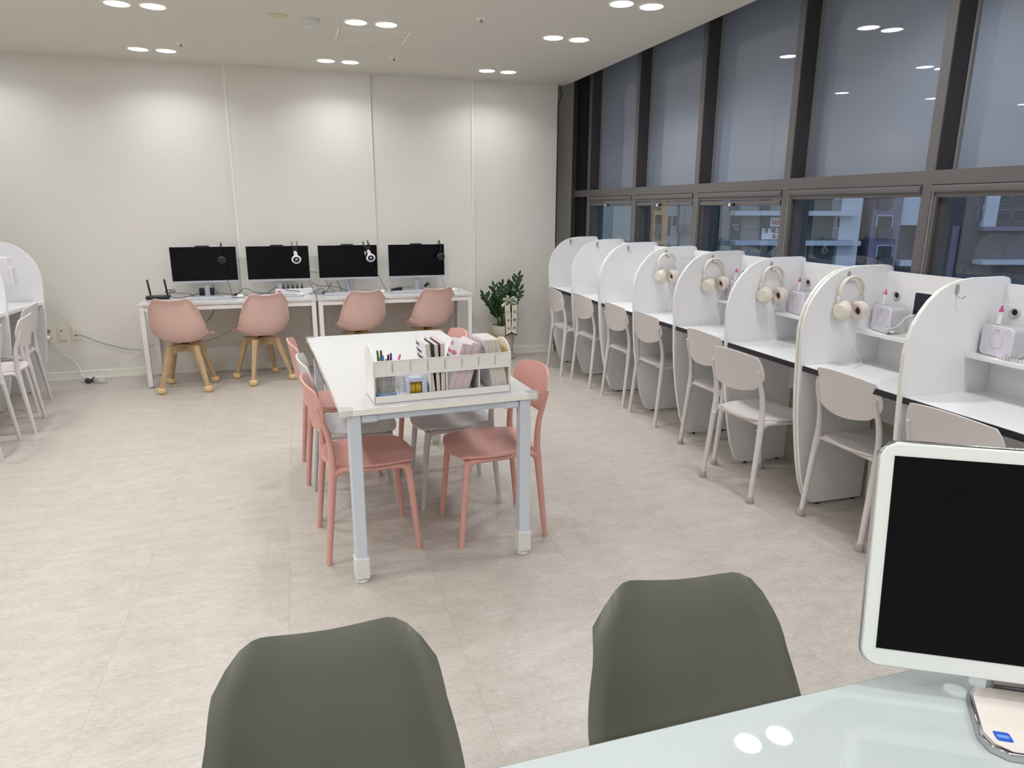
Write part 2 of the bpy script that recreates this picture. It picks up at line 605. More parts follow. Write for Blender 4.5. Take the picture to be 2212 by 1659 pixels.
# right-hand window wall -------------------------------------------------------
wall_r = empty('wall_right', kind='structure')
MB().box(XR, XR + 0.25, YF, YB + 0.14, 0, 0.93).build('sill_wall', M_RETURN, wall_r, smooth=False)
MB().box(XR - 0.01, XR + 0.2, YF, YB + 0.14, 0.93, 0.95).build('window_sill', M_FRAME, wall_r, smooth=False)
mull_y = [6.92 - 1.045 * k for k in range(0, 10)]
for y in mull_y:
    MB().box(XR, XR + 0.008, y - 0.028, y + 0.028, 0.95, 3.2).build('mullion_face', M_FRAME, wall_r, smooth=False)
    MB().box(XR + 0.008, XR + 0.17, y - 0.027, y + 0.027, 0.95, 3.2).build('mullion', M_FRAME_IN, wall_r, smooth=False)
ys = [7.30] + mull_y
for k in range(len(ys) - 1):
    y1, y0 = ys[k] - 0.028, ys[k + 1] + 0.028
    if k == 0:
        MB().box(XR - 0.02, XR + 0.02, 7.31, 7.335, 0.95, 3.2).build('jamb', M_FRAME_IN, wall_r, smooth=False)
        MB().box(XR + 0.02, XR + 0.05, 7.05, 7.31, 0.95, 1.686).build('black_jamb_cover', M_BLACK, wall_r, smooth=False)
        MB().box(XR + 0.02, XR + 0.05, 7.05, 7.31, 1.752, 3.2).build('black_jamb_cover', M_BLACK, wall_r, smooth=False)
        MB().box(XR, XR + 0.1, y0, 7.31, 1.686, 1.752).build('transom', M_FRAME, wall_r, smooth=False)
        MB().box(XR + 0.10, XR + 0.106, y0, 7.33, 0.95, 3.2).build('window_pane', M_GLASS, wall_r, smooth=False)
        continue
    MB().box(XR, XR + 0.15, y0, y1, 1.686, 1.752).build('transom', M_FRAME, wall_r, smooth=False)
    w = empty('window_%d' % k, (0, 0, 0), kind='structure')
    # upper fixed light
    MB().box(XR + 0.128, XR + 0.136, y0 + 0.004, y1 - 0.004, 1.752, 3.2).build('upper_pane', M_FILM, w, smooth=False)
    bd = MB()
    bd.box(XR + 0.112, XR + 0.128, y0, y0 + 0.010, 1.752, 3.2)
    bd.box(XR + 0.108, XR + 0.128, y1 - 0.010, y1, 1.752, 3.2)
    bd.box(XR + 0.112, XR + 0.128, y0 + 0.010, y1 - 0.010, 1.752, 1.760)
    bd.build('glazing_bead', M_BEAD, w, smooth=False)
    # lower light : outer frame with a rolled head rail, then the sash
    hd = [(0.004, 1.683), (-0.004, 1.682), (-0.011, 1.676), (-0.013, 1.664), (-0.011, 1.652), (-0.003, 1.645), (0.0, 1.643), (0.0, 1.628), (0.04, 1.628), (0.04, 1.683)]
    MB().prism([(XR + a, b) for a, b in hd], y0 + 0.004, y1 - 0.004, axis='y').build('head_rail', M_FRAME, w, ang=25)
    MB().box(XR + 0.034, XR + 0.09, y0 + 0.004, y0 + 0.024, 0.95, 1.630).build('side_frame', M_FRAME, w, smooth=False, bevel=0.003)
    MB().box(XR - 0.004, XR + 0.09, y1 - 0.034, y1 - 0.004, 0.95, 1.630).build('side_frame', M_FRAME, w, smooth=False, bevel=0.003)
    MB().box(XR - 0.012, XR - 0.004, y1 - 0.020, y1 - 0.016, 0.95, 1.655).build('frame_lip', M_BEAD, w, smooth=False)
    vent = k <= 3
    zt = 1.592 if vent else 1.624
    a0, a1 = y0 + 0.024, y1 - 0.036
    if vent:
        MB().box(XR + 0.004, XR + 0.06, a0, a1, zt, 1.622).build('sash_rail', M_FRAME, w, smooth=False, bevel=0.004)
        MB().box(XR + 0.055, XR + 0.07, a0, a0 + 0.014, 0.95, zt).build('sash_stile', M_FRAME_IN, w, smooth=False)
        MB().box(XR + 0.012, XR + 0.07, a1 - 0.045, a1, 0.95, zt).build('sash_stile', M_FRAME_IN, w, smooth=False)
        yl = (a0 + a1) / 2 + 0.04
        lt = MB().box(XR - 0.012, XR + 0.006, yl - 0.028, yl + 0.022, 1.588, 1.606).build('window_latch', M_BLACKPL, w, bevel=0.002)
        MB().box(XR - 0.020, XR - 0.012, yl - 0.002, yl + 0.016, 1.587, 1.607).build('latch_tab', M_WHITEPL, lt, smooth=False)
    else:
        MB().box(XR + 0.02, XR + 0.07, a1 - 0.03, a1, 0.95, zt).build('sash_stile', M_FRAME_IN, w, smooth=False)
    MB().box(XR + 0.085, XR + 0.091, a0, a1, 0.95, zt).build('lower_pane', M_GLASS, w, smooth=False)

tag(MB().tube([(2.715, 7.19, 2.79), (2.735, 7.19, 2.70), (2.705, 7.19, 2.62), (2.70, 7.19, 2.4), (2.70, 7.19, 1.6), (2.70, 7.19, 1.2)], 0.006, 6, 3).build('corner_cable', M_BLACKPL),
    'thin black cable running down the corner between back wall and windows', 'cable')

# ------------------------------------------------------------------ ceiling fittings
def downlight(x, y, first=[None]):
    if first[0] is None:
        d = empty('downlight', (x, y, HC), cat='ceiling light', group='round recessed ceiling downlights in pairs')
        MB().lathe([(0.070, -0.002), (0.073, -0.006), (0.083, -0.005), (0.087, 0.0)], 32, cap=False).build('trim_ring', M_TRIM, d)
        MB().lathe([(0.0, -0.0035), (0.071, -0.0035)], 32, cap=False).build('diffuser', M_DIFF, d)
        first[0] = d
    else:
        d = copy_tree(first[0], (x, y, HC))
    la = bpy.data.lights.new('downlight_lamp', 'AREA')
    la.shape = 'DISK'
    la.size = 0.13
    la.energy = LAMP_W * (0.40 if y > 6 else 1.25 if y > 5 else 1.0 if y > 1 else 1.5)
    la.color = LAMP_COL
    la.spread = R(138)
    lo = bpy.data.objects.new('downlight_lamp', la)
    COL.objects.link(lo)
    lo.parent = d
    lo.location = (0, 0, -0.008)
    return d

rows = [(6.67, (-2.42, -1.01, 0.455, 1.90)), (5.28, (-2.3, -0.868, 0.597, 2.038)), (4.32, (2.133,)), (3.95, (-2.25, -0.80, 0.62)),
        (2.71, (-2.2, -0.75, 2.326)), (1.35, (-2.15, -0.7, 2.33)), (0.0, (-2.1, -0.7, 0.8, 2.3)), (-1.35, (-2.1, -0.7, 0.8, 2.3))]
wy = {6.67: 'row nearest the back wall', 5.28: 'second row from the back wall', 4.32: 'third row from the back wall',
      3.95: 'mid room', 2.71: 'above the table front', 1.35: 'above the glass desk', 0.0: 'behind the camera', -1.35: 'by the front wall'}
for y, xs in rows:
    for x in xs:
        cn = 'at the far left' if x < -1.5 else 'left of centre' if x < 0 else 'at the centre' if x < 1.2 else 'beside the windows'
        for s in (-1, 1):
            d = downlight(x + s * 0.103, y)
            d['label'] = '%s downlight of the pair %s, %s' % ('left' if s < 0 else 'right', cn, wy[y])

dt = empty('smoke_detector', (0.196, 5.30, HC), label='white domed smoke detector on the ceiling left of the hatch', cat='smoke detector')
MB().lathe([(0.058, 0), (0.058, -0.016), (0.050, -0.030), (0.046, -0.032)], 28).build('detector_body', M_DET, dt)
MB().lathe([(0.042, -0.032), (0.040, -0.046), (0.030, -0.052), (0.0, -0.053)], 28).build('sensor_cap', M_DET, dt)
MB().lathe([(0.0, 0), (0.004, -0.003), (0, -0.005)], 10, M=T(0.03, -0.02, -0.046)).build('indicator', M_METAL, dt)
tag(MB().lathe([(0.066, 0), (0.066, -0.003), (0.060, -0.006), (0, -0.006)], 32, M=T(-0.017, 5.275, HC)).build('blanking_plate', M_YCOV),
    'yellowed round blanking plate on the ceiling left of the smoke detector', 'cover')
for n, (x, y, lb) in enumerate(((1.289, 4.93, 'small ceiling sprinkler between the hatch and the windows'), (0.898, 6.36, 'small ceiling sprinkler near the back wall right of the hatch'),
                  (-0.754, 6.35, 'small ceiling sprinkler beside the left pair of downlights near the back wall'))):
    sp = empty('sprinkler_head', (x, y, HC), label=lb, cat='sprinkler', group='ceiling sprinklers')
    MB().lathe([(0.036, 0), (0.036, -0.003), (0.030, -0.007), (0.012, -0.008)], 22).build('escutcheon', M_TRIM, sp)
    MB().lathe([(0.009, -0.008), (0.009, -0.022), (0.014, -0.024), (0.014, -0.027), (0, -0.027)], 12).build('nozzle', M_METAL, sp)

# ------------------------------------------------------------------ study carrels
PROF = [(0.265, 0.012), (0.20, 0.014), (0.165, 0.032), (0.145, 0.07), (0.115, 0.15), (0.088, 0.26), (0.065, 0.385), (0.045, 0.52), (0.033, 0.64), (0.024, 0.78), (0.016, 0.90),
        (0.014, 0.98), (0.022, 1.04), (0.040, 1.10), (0.068, 1.15), (0.105, 1.198), (0.15, 1.238), (0.20, 1.264), (0.26, 1.281), (0.33, 1.289), (0.505, 1.291),
        (0.522, 1.288), (0.533, 1.279), (0.538, 1.264), (0.538, 1.235), (0.525, 1.215), (0.525, 0.012)]


def hook_parts(par, x, y, z, empty_hook):
    h = MB()
    h.prism(rrect(0.018, 0.042, 0.0088, 5, 0, 0), 0, -0.004, axis='y', M=T(x, y, z))
    h.tube([(x, y - 0.004, z - 0.016), (x + 0.001, y - 0.010, z - 0.030), (x + 0.004, y - 0.026, z - 0.034), (x + 0.012, y - 0.036, z - 0.024)], 0.0022, 6, 4)
    return h.build('hook', M_METAL, par)


def carrel(name, divs, hooks, loc, rz, label, edge=None):
    """x 0 = front line of the dividers, +x to the wall; divs = y of dividers"""
    t = empty(name, loc, rz, label, 'study desk', 'white study carrels')
    for i, y in enumerate(divs):
        d = MB().prism(PROF, y - 0.009, y + 0.009, axis='y').build('divider', M_LAM, t, smooth=False)
        # pale edge banding following the front curve
        e = MB()
        pts = PROF[1:21]
        for a, b in zip(pts, pts[1:]):
            av, bv = Vector((a[0], 0, a[1])), Vector((b[0], 0, b[1]))
            dr = (bv - av).normalized()
            nn = Vector((-dr.z, 0, dr.x)) * 0.0012
            q = [av + nn, bv + nn, bv, av]
            vs = [Vector((p.x, y - 0.0092, p.z)) for p in q] + [Vector((p.x, y + 0.0092, p.z)) for p in q]
            e.add(vs, [(0, 1, 2, 3), (7, 6, 5, 4), (0, 4, 5, 1), (1, 5, 6, 2), (2, 6, 7, 3), (3, 7, 4, 0)])
        e.build('edge_band', M_EDGEB, d, smooth=False)
        ft = MB()
        ft.lathe([(0.010, 0), (0.010, 0.012)], 12, M=T(0.24, y, 0))
        ft.lathe([(0.010, 0), (0.010, 0.012)], 12, M=T(0.48, y, 0))
        ft.build('foot', M_BLACKPL, d)
        if hooks and hooks[i]:
            hook_parts(d, hooks[i], y - 0.009, 1.245, True)
    for y1, y0 in zip(divs, divs[1:]):
        a, b = y0 + 0.0095, y1 - 0.0095
        dk = MB().box(0.045, 0.505, a, b, 0.762, 0.790).build('desktop', M_LAM, t, smooth=False)
        MB().box(0.036, 0.045, a, b, 0.764, 0.790).build('edge_band', edge or M_DARKEDGE, dk, smooth=False)
        MB().box(0.505, 0.521, a, b, 0.48, 1.262).build('back_panel', M_LAM, t, smooth=False)
        sh = MB().box(0.345, 0.505, a, b, 0.948, 0.965).build('shelf', M_LAM, t, smooth=False, bevel=0.001)
        gr = MB().torus(0.018, 0.005, 24, 8, M=T(0.503, a + 0.535, 1.145) @ RY(PI / 2)).build('cable_grommet', M_GREYR, t)
        MB().lathe([(0.017, 0), (0.0, 0)], 20, cap=False, M=T(0.5035, a + 0.535, 1.145) @ RY(-PI / 2)).build('hole', M_HOLE, gr)
    return t


A = [6.607, 6.0, 5.385]
B = [5.361, 4.74, 4.135, 3.525, 2.893]
C = [2.869, 2.24, 1.62, 1.00]
X0 = 2.40
carrel('study_carrel', A, [0.238, 0.262, None], (X0, 0, 0), 0, 'white study carrel by the windows nearest the back wall, round-topped dividers with bare hooks')
carrel('study_carrel', B, [0.262, 0.272, 0.285, 0.292, None], (X0, 0, 0), 0, 'long middle study carrel by the windows with cream headphones hung on its dividers')
carrel('study_carrel', C, [0.258, 0.240, 0.24, None], (X0, 0, 0), 0, 'nearest study carrel by the windows behind the large monitor')
# left-hand carrel, turned to face the room
lc = carrel('study_carrel', [3.10, 2.48, 1.86, 1.24, 0.62, 0.0], None, (-2.04, 6.69, 0), R(180 - 5.6),
            'white study carrel at the left edge of the room, round-topped dividers', edge=M_EDGEB)

# dark port cover with a white rim, on the back panel of the second-nearest window seat
pc = empty('port_cover', (X0 + 0.505, 2.585, 1.115), label='dark navy rectangular port cover with white rim inside a carrel near the windows', cat='card')
MB().prism(rrect(0.18, 0.124, 0.01), -0.004, 0, axis='x').build('rim', M_WHITEPL, pc)
MB().prism(rrect(0.172, 0.116, 0.008), -0.0055, -0.004, axis='x').build('face', mat('navy', (22, 26, 44), 0.4), pc)


# ------------------------------------------------------------------ chairs
def cafe_chair(name, M, label, group, caps=False):
    """plastic cafe chair facing +x, origin on the floor under the seat"""
    t = empty(name, (0, 0, 0), 0, label, 'chair', group)
    # seat
    g = []
    NI, NJ = 15, 15
    for i in range(NI):
        u = -1 + 2 * i / (NI - 1)
        row = []
        for j in range(NJ):
            v = -1 + 2 * j / (NJ - 1)
            # square to rounded square
            k = 0.62
            xx = u * math.sqrt(1 - k * v * v / 2)
            yy = v * math.sqrt(1 - k * u * u / 2)
            wy = 0.207 if xx > 0 else 0.207 - 0.020 * (-xx) ** 1.5
            x = 0.022 + 0.212 * xx
            y = wy * yy
            rr = xx * xx + yy * yy
            z = 0.433 + 0.012 * min(1.0, rr) - 0.012 * max(0, xx - 0.75) / 0.25 - 0.004 * xx
            row.append((x, y, z))
        g.append(row)
    MB().shell(g, 0.011).build('seat', M, t, ang=50)
    # backrest
    g = []
    NI, NJ = 17, 11
    for i in range(NI):
        u = -1 + 2 * i / (NI - 1)
        row = []
        for j in range(NJ):
            v = -1 + 2 * j / (NJ - 1)
            k = 0.85 if v < 0 else 0.50
            yy = u * math.sqrt(1 - k * v * v / 2)
            zz = v * math.sqrt(1 - k * u * u / 2)
            y = 0.213 * yy * (1.0 if zz > -0.2 else 1.0 - 0.05 * (-zz - 0.2))
            z = 0.714 + 0.108 * zz + (0.006 * (1 - u * u) if v > 0 else 0)
            lean = -0.213 - 0.17 * (z - 0.60)
            x = lean + 0.048 * abs(yy) ** 2.2 - 0.008
            row.append((x, y, z))
        g.append(row)
    MB().shell(g, 0.008).build('backrest', M, t, ang=50)
    for s in (-1, 1):
        lg = MB().tube([(-0.205, s * 0.205, 0.0), (-0.190, s * 0.201, 0.16), (-0.174, s * 0.197, 0.32), (-0.165, s * 0.194, 0.42), (-0.162, s * 0.192, 0.50),
                        (-0.172, s * 0.190, 0.60), (-0.196, s * 0.186, 0.68), (-0.212, s * 0.182, 0.735)],
                       [0.0125, 0.0145, 0.0165, 0.018, 0.0155, 0.0135, 0.0125, 0.011], 12, 3).build('leg', M, t, ang=60)
        lf = MB().tube([(0.215, s * 0.187, 0.0), (0.200, s * 0.180, 0.18), (0.186, s * 0.174, 0.34), (0.172, s * 0.168, 0.425)],
                       [0.0125, 0.0145, 0.0165, 0.021], 12, 3).build('leg', M, t, ang=60)
        if caps:
            for par, x, y in ((lg, -0.205, s * 0.205), (lf, 0.215, s * 0.187)):
                MB().lathe([(0.0, 0.0), (0.020, 0.0), (0.0215, 0.004), (0.0195, 0.034), (0.016, 0.038), (0.0, 0.038)], 16, M=T(x, y, 0)).build('foot_cap', M_CAPG, par)
    fr = MB()
    for s in (-1, 1):
        fr.tube([(-0.168, s * 0.193, 0.400), (-0.150, s * 0.190, 0.432), (-0.10, s * 0.187, 0.438), (0.02, s * 0.183, 0.428), (0.14, s * 0.174, 0.424), (0.180, s * 0.170, 0.405)],
                [0.019, 0.018, 0.014, 0.012, 0.014, 0.018], 10, 3)
    fr.tube([(0.172, -0.168, 0.424), (0.182, -0.08, 0.428), (0.182, 0.08, 0.428), (0.172, 0.168, 0.424)], 0.012, 10, 2)
    fr.tube([(-0.150, -0.19, 0.436), (-0.150, 0.19, 0.436)], 0.011, 10)
    fr.build('seat_frame', M, t, ang=60)
    return t


G_W = 'pale stone plastic chairs along the window carrels'
ch = cafe_chair('cafe_chair', M_STONE, 'pale stone plastic chair nearest the back wall in the window row', G_W)
ch.location = (2.553, 6.22, 0)
ch.rotation_euler = (0, 0, R(-2))
LBL = ['', 'pale stone plastic chair second from the back wall in the window row', 'pale stone plastic chair third from the back wall in the window row',
       'pale stone plastic chair fourth from the back wall, by the farthest headphones']
for n, (x, y, a) in enumerate(((2.622, 5.725, 1), (2.643, 5.08, 0), (2.647, 4.552, 0)), 1):
    copy_tree(ch, (x, y, 0), R(a), LBL[n])
cc = cafe_chair('cafe_chair', M_STONE, 'capped-foot pale stone chair tucked in behind the pulled-out one in the window row', G_W, caps=True)
cc.location = (2.636, 3.76, 0)
for x, y, a, lb in ((2.472, 3.205, 5.3, 'capped-foot pale stone chair pulled out at an angle, fourth-nearest carrel seat by the windows'),
                    (2.655, 2.565, 0, 'capped-foot pale stone chair just left of the large monitor, whole side showing'),
                    (2.562, 1.925, 1.5, 'pale stone chair with only its backrest showing above the large monitor')):
    copy_tree(cc, (x, y, 0), R(a), lb)
G_L = 'pale stone plastic chairs along the left carrel'
for x, y, a, lb in ((-2.25, 6.25, 184, 'pale stone plastic chair in the left row nearest the back wall'), (-2.10, 5.63, 188, 'pale stone plastic chair in the left row, second from the back wall'),
                    (-2.11, 5.10, 184, 'pale stone plastic chair in the left row at the frame edge, only legs showing')):
    copy_tree(ch, (x, y, 0), R(a), lb, G_L)
G_T = 'plastic cafe chairs around the white table'
pk = cafe_chair('cafe_chair', M_PINK, 'salmon pink chair at the near left corner of the white table', G_T)
pk.location = (0.232, 3.155, 0)
pk.rotation_euler = (0, 0, R(4))
copy_tree(pk, (0.165, 4.14, 0), R(3), 'salmon pink chair farthest on the left side of the white table')
copy_tree(pk, (0.858, 3.125, 0), R(180 + 3), 'salmon pink chair at the near right corner of the white table')
copy_tree(pk, (0.715, 4.18, 0), R(180 + 2), 'salmon pink chair farthest on the right side of the white table')
pw = cafe_chair('cafe_chair', M_PALEW, 'pale grey-white chair between the two pink ones on the left of the white table', G_T)
pw.location = (0.215, 3.635, 0)
pw.rotation_euler = (0, 0, R(2))
copy_tree(pw, (0.765, 3.595, 0), R(180 + 1), 'pale grey-white chair between the pink ones on the right of the white table')


def lerp_tab(tab, t):
    n = len(tab) - 1
    x = max(0, min(0.99999, t)) * n
    i = int(x)
    f = x - i
    p0, p1, p2, p3 = tab[max(i - 1, 0)], tab[i], tab[i + 1], tab[min(i + 2, n)]
    return tuple(0.5 * ((2 * b) + (c - a) * f + (2 * a - 5 * b + 4 * c - d) * f * f + (3 * b - a - 3 * c + d) * f ** 3) for a, b, c, d in zip(p0, p1, p2, p3))


def shell_chair(name, MS, MC, label, group, leg_rz=0.0, caps=True):
    """moulded shell chair on four splayed beech legs, facing +y"""
    t = empty(name, (0, 0, 0), 0, label, 'chair', group)
    # profile: y forward, z, half width, curl
    tab = [(0.235, 0.425, 0.185, 0.01), (0.20, 0.448, 0.215, 0.02), (0.12, 0.440, 0.235, 0.035), (0.03, 0.428, 0.246, 0.055), (-0.06, 0.424, 0.252, 0.08), (-0.135, 0.436, 0.252, 0.105),
           (-0.185, 0.480, 0.246, 0.11), (-0.212, 0.545, 0.245, 0.095), (-0.230, 0.615, 0.231, 0.075), (-0.247, 0.69, 0.211, 0.06), (-0.264, 0.76, 0.195, 0.05), (-0.278, 0.830, 0.188, 0.045)]
    NI, NJ = 25, 30
    g = []
    for i in range(NI):
        u = -1 + 2 * i / (NI - 1)
        au = abs(u)
        vmax = 1.0 - 0.024 * max(0, 1 - (au / 0.72) ** 2) - 0.115 * max(0, (au - 0.62) / 0.38) ** 2.6
        vmin = 0.10 * max(0, (au - 0.5) / 0.5) ** 2
        row = []
        for j in range(NJ):
            s = j / (NJ - 1)
            v = vmin + (vmax - vmin) * s
            y, z, w, c = lerp_tab(tab, v)
            y2, z2, _, _ = lerp_tab(tab, min(v + 0.02, 1))
            y1, z1, _, _ = lerp_tab(tab, max(v - 0.02, 0))
            ty, tz = y2 - y1, z2 - z1
            L = math.hypot(ty, tz) or 1
            ny, nz = -tz / L, ty / L         # normal pointing to the sitter
            ny, nz = (-ny, -nz) if (nz < 0 and v < 0.4) or (ny < 0 and v >= 0.4) else (ny, nz)
            # rounded corners at the top
            if v > 0.86:
                w *= 1.0 - 0.10 * ((v - 0.86) / 0.14) ** 2
            cu = c * au ** 2.6
            if v > 0.42:
                k_ = min(1, (v - 0.42) / 0.2)
                cu -= k_ * 0.020 * max(0, (au - 0.84) / 0.16) ** 2
                cu -= 0.016 * max(0, (s - 0.92) / 0.08) ** 2
            row.append((w * u * (1 - 0.10 * au * au * (c / 0.11)), y + ny * cu, z + nz * cu))
        g.append(row)
    MB().shell(g, -0.007).build('shell', MS, t, ang=60)
    # seat pad
    pd = []
    for i in range(11):
        u = -1 + 2 * i / 10
        row = []
        for j in range(11):
            v = -1 + 2 * j / 10
            xx = u * math.sqrt(1 - v * v * 0.45)
            yy = v * math.sqrt(1 - u * u * 0.45)
            rr = max(abs(u), abs(v))
            row.append((0.185 * xx, 0.035 + 0.165 * yy, 0.446 + 0.022 * (1 - rr ** 4) + 0.03 * xx * xx))
        pd.append(row)
    MB().shell(pd, 0.014).build('seat_pad', MC, t, ang=60)
    Lz = RZ(leg_rz)
    # cross brace under the shell
    br = MB()
    for a in (45, 135):
        br.add([(-0.14, -0.016, 0.325), (-0.14, -0.016, 0.400), (0, -0.016, 0.345), (0, -0.016, 0.402), (0.14, -0.016, 0.325), (0.14, -0.016, 0.400),
                (-0.14, 0.016, 0.325), (-0.14, 0.016, 0.400), (0, 0.016, 0.345), (0, 0.016, 0.402), (0.14, 0.016, 0.325), (0.14, 0.016, 0.400)],
               [(0, 2, 3, 1), (2, 4, 5, 3), (6, 7, 9, 8), (8, 9, 11, 10), (1, 3, 9, 7), (3, 5, 11, 9), (0, 6, 8, 2), (2, 8, 10, 4), (0, 1, 7, 6), (4, 10, 11, 5)], M=Lz @ RZ(R(a)))
    br.build('cross_brace', M_WOOD, t, ang=30)
    MB().lathe([(0.03, 0.402), (0.03, 0.416)], 20).build('seat_plate', M_BLACKPL, t)
    for k in range(4):
        a = R(45 + 90 * k)
        top = Vector((0.140 * cos(a), 0.140 * sin(a), 0.402))
        bot = Vector((0.262 * cos(a), 0.262 * sin(a), 0.035))
        rad = Vector((cos(a), sin(a), 0))
        tan = Vector((-sin(a), cos(a), 0))
        vs = []
        for p, w in ((top, 0.0255), (bot, 0.0160)):
            for (p1, p2) in ((-1, -1), (1, -1), (1, 1), (-1, 1)):
                vs.append(p + rad * w * p1 + tan * w * p2)
        lg = MB().add(vs, [(0, 1, 2, 3), (7, 6, 5, 4), (0, 4, 5, 1), (1, 5, 6, 2), (2, 6, 7, 3), (3, 7, 4, 0)], M=Lz).build('leg', M_WOOD, t, smooth=False, bevel=0.005)
        if caps:
            cpos = Lz @ Vector((0.265 * cos(a), 0.265 * sin(a), 0))
            prof = [(0.0, 0.0), (0.018, 0.001), (0.029, 0.008), (0.034, 0.020), (0.035, 0.034), (0.033, 0.048), (0.026, 0.052), (0.0, 0.050)]
            MB().lathe(prof, 18, M=T(cpos.x, cpos.y, 0)).build('foot_cap', M_CAP, lg)
            MB().torus(0.0352, 0.0012, 20, 5, M=T(cpos.x, cpos.y, 0.028) @ RZ(a + leg_rz) @ RX(R(62)) ).build('cap_seam', M_SEAM, lg)
    return t


G_P = 'dusty pink shell chairs at the computer desks'
for x, y, a, la, lb in ((-1.00, 6.55, -7, 4, 'dusty pink shell chair on beech legs in front of the leftmost black monitor'),
                        (-0.37, 6.71, 18, 8, 'dusty pink shell chair turned left in front of the second black monitor'),
                        (0.52, 6.74, 13, 6, 'dusty pink shell chair in front of the third black monitor, legs hidden'),
                        (1.19, 6.78, 16, 8, 'dusty pink shell chair in front of the rightmost black monitor')):
    s = shell_chair('shell_chair', M_PINKS, M_PINKC, lb, G_P, leg_rz=R(la))
    s.location = (x, y, 0)
    s.rotation_euler = (0, 0, R(a))
G_G = 'warm grey shell chairs at the glass desk'
GREYSC = (1.03, 1.0, 0.985)
for x, y, a, lb in ((0.002, 0.90, 180, 'warm grey shell chair at the bottom left, seen from above beside the glass desk'),
                    (0.690, 0.875, 172, 'warm grey shell chair beside the glass desk, nearer the large monitor')):
    s = shell_chair('shell_chair', M_GREYS, M_GREYC, lb, G_G)
    s.scale = GREYSC
    s.location = (x, y, 0)
    s.rotation_euler = (0, 0, R(a))

# ------------------------------------------------------------------ white table in the middle
TZ = 0.780
tb = empty('work_table', (0.497, 3.61, 0), R(3.3), 'large white-topped table in the middle of the room with blue-grey metal legs', 'table')
hw, hl = 0.425, 0.862
tt = MB().box(-hw, hw, -hl, hl, TZ - 0.027, TZ).build('tabletop', M_TABLE, tb, smooth=False, bevel=0.003)
eb = MB()
eb.box(-hw - 0.001, hw + 0.001, -hl - 0.001, -hl, TZ - 0.026, TZ - 0.002)
eb.box(-hw - 0.001, hw + 0.001, hl, hl + 0.001, TZ - 0.026, TZ - 0.002)
eb.box(-hw - 0.001, -hw, -hl, hl, TZ - 0.026, TZ - 0.002)
eb.box(hw, hw + 0.001, -hl, hl, TZ - 0.026, TZ - 0.002)
eb.build('edge_band', M_TEDGE, tt, smooth=False)
for sx in (-1, 1):
    for sy in (-1, 1):
        cg = MB().prism(rrect(0.062, 0.062, 0.024, 6, sx * (hw - 0.020), sy * (hl - 0.020)), TZ - 0.030, TZ + 0.003).build('corner_guard', M_CLEAR, tt, bevel=0.002)
for sx in (-1, 1):
    MB().box(sx * 0.372 - 0.0125, sx * 0.372 + 0.0125, -0.80, 0.80, TZ - 0.067, TZ - 0.027).build('side_rail', M_TLEG, tb, smooth=False, bevel=0.003)
for sy in (-1, 1):
    MB().box(-0.34, 0.34, sy * 0.828 - 0.014, sy * 0.828 + 0.014, TZ - 0.060, TZ - 0.027).build('end_rail', M_TLEG, tb, smooth=False, bevel=0.005)
for sx in (-1, 1):
    for sy in (-1, 1):
        cx, cy = sx * 0.372, sy * 0.830
        lg = MB().box(cx - 0.026, cx + 0.026, cy - 0.026, cy + 0.026, 0.03, TZ - 0.027).build('leg', M_TLEG, tb, smooth=False, bevel=0.006)
        MB().box(cx - sx * 0.026, cx - sx * 0.10, cy - 0.019, cy + 0.019, TZ - 0.066, TZ - 0.027).build('corner_bracket', M_TLEG, lg, bevel=0.010)
        rib = MB().box(cx - 0.029, cx + 0.029, cy - 0.029, cy + 0.029, 0.022, 0.118)
        for q in range(-3, 4):
            for s2 in (-1, 1):
                rib.box(cx + q * 0.0078 - 0.0022, cx + q * 0.0078 + 0.0022, cy + s2 * 0.029, cy + s2 * 0.031, 0.026, 0.114)
                rib.box(cx + s2 * 0.029, cx + s2 * 0.031, cy + q * 0.0078 - 0.0022, cy + q * 0.0078 + 0.0022, 0.026, 0.114)
        rib.build('leg_cap', M_TCAP, lg, smooth=False)
        MB().lathe([(0.024, 0.0), (0.028, 0.003), (0.028, 0.012), (0.016, 0.016), (0.016, 0.024)], 20, M=T(cx, cy, 0)).build('levelling_foot', M_TCAP, lg)
# strip along the left edge
MB().box(-hw - 0.010, -hw - 0.001, -0.45, 0.40, TZ - 0.024, TZ + 0.002).build('edge_guard', M_CLEAR, tb, bevel=0.002)

# ---- organizer on the table. local: x along, y depth, origin front-left bottom on table
OX, OY, ORZ = 0.262, 2.775, R(4.2)
def OP(x, y, z_):
    return (OX + x * cos(ORZ) - y * sin(ORZ), OY + x * sin(ORZ) + y * cos(ORZ), TZ + z_)
og = empty('desk_organizer', (OX, OY, TZ), ORZ, 'long white slotted desk organizer holding books and pens on the white table', 'organizer')
OL, OD = 0.600, 0.20
MB().box(0, OL, 0, OD, 0.0, 0.006).build('bottom_panel', M_ORG, og, smooth=False)
MB().box(0, OL, 0, 0.004, 0.0, 0.034).build('front_ledge', M_ORG, og, smooth=False)
MB().box(0, OL, OD - 0.004, OD, 0.006, 0.115).build('rear_panel', M_ORG, og, smooth=False)
band = MB().box(0, OL, 0.002, 0.004, 0.117, 0.182)
band.box(0, OL, 0.000, 0.0045, 0.1795, 0.1825)
band.box(0, OL, 0.000, 0.0045, 0.1160, 0.1190)
for q in range(9):
    x = 0.004 + q * 0.0746
    x = min(x, OL - 0.004)
    band.box(x - 0.0048, x - 0.0015, -0.0015, 0.003, 0.130, 0.180)
    band.box(x + 0.0015, x + 0.0048, -0.0015, 0.003, 0.130, 0.180)
    band.box(x - 0.0048, x + 0.0048, -0.0015, 0.003, 0.127, 0.131)
band.build('front_band', M_ORG, og, smooth=False)
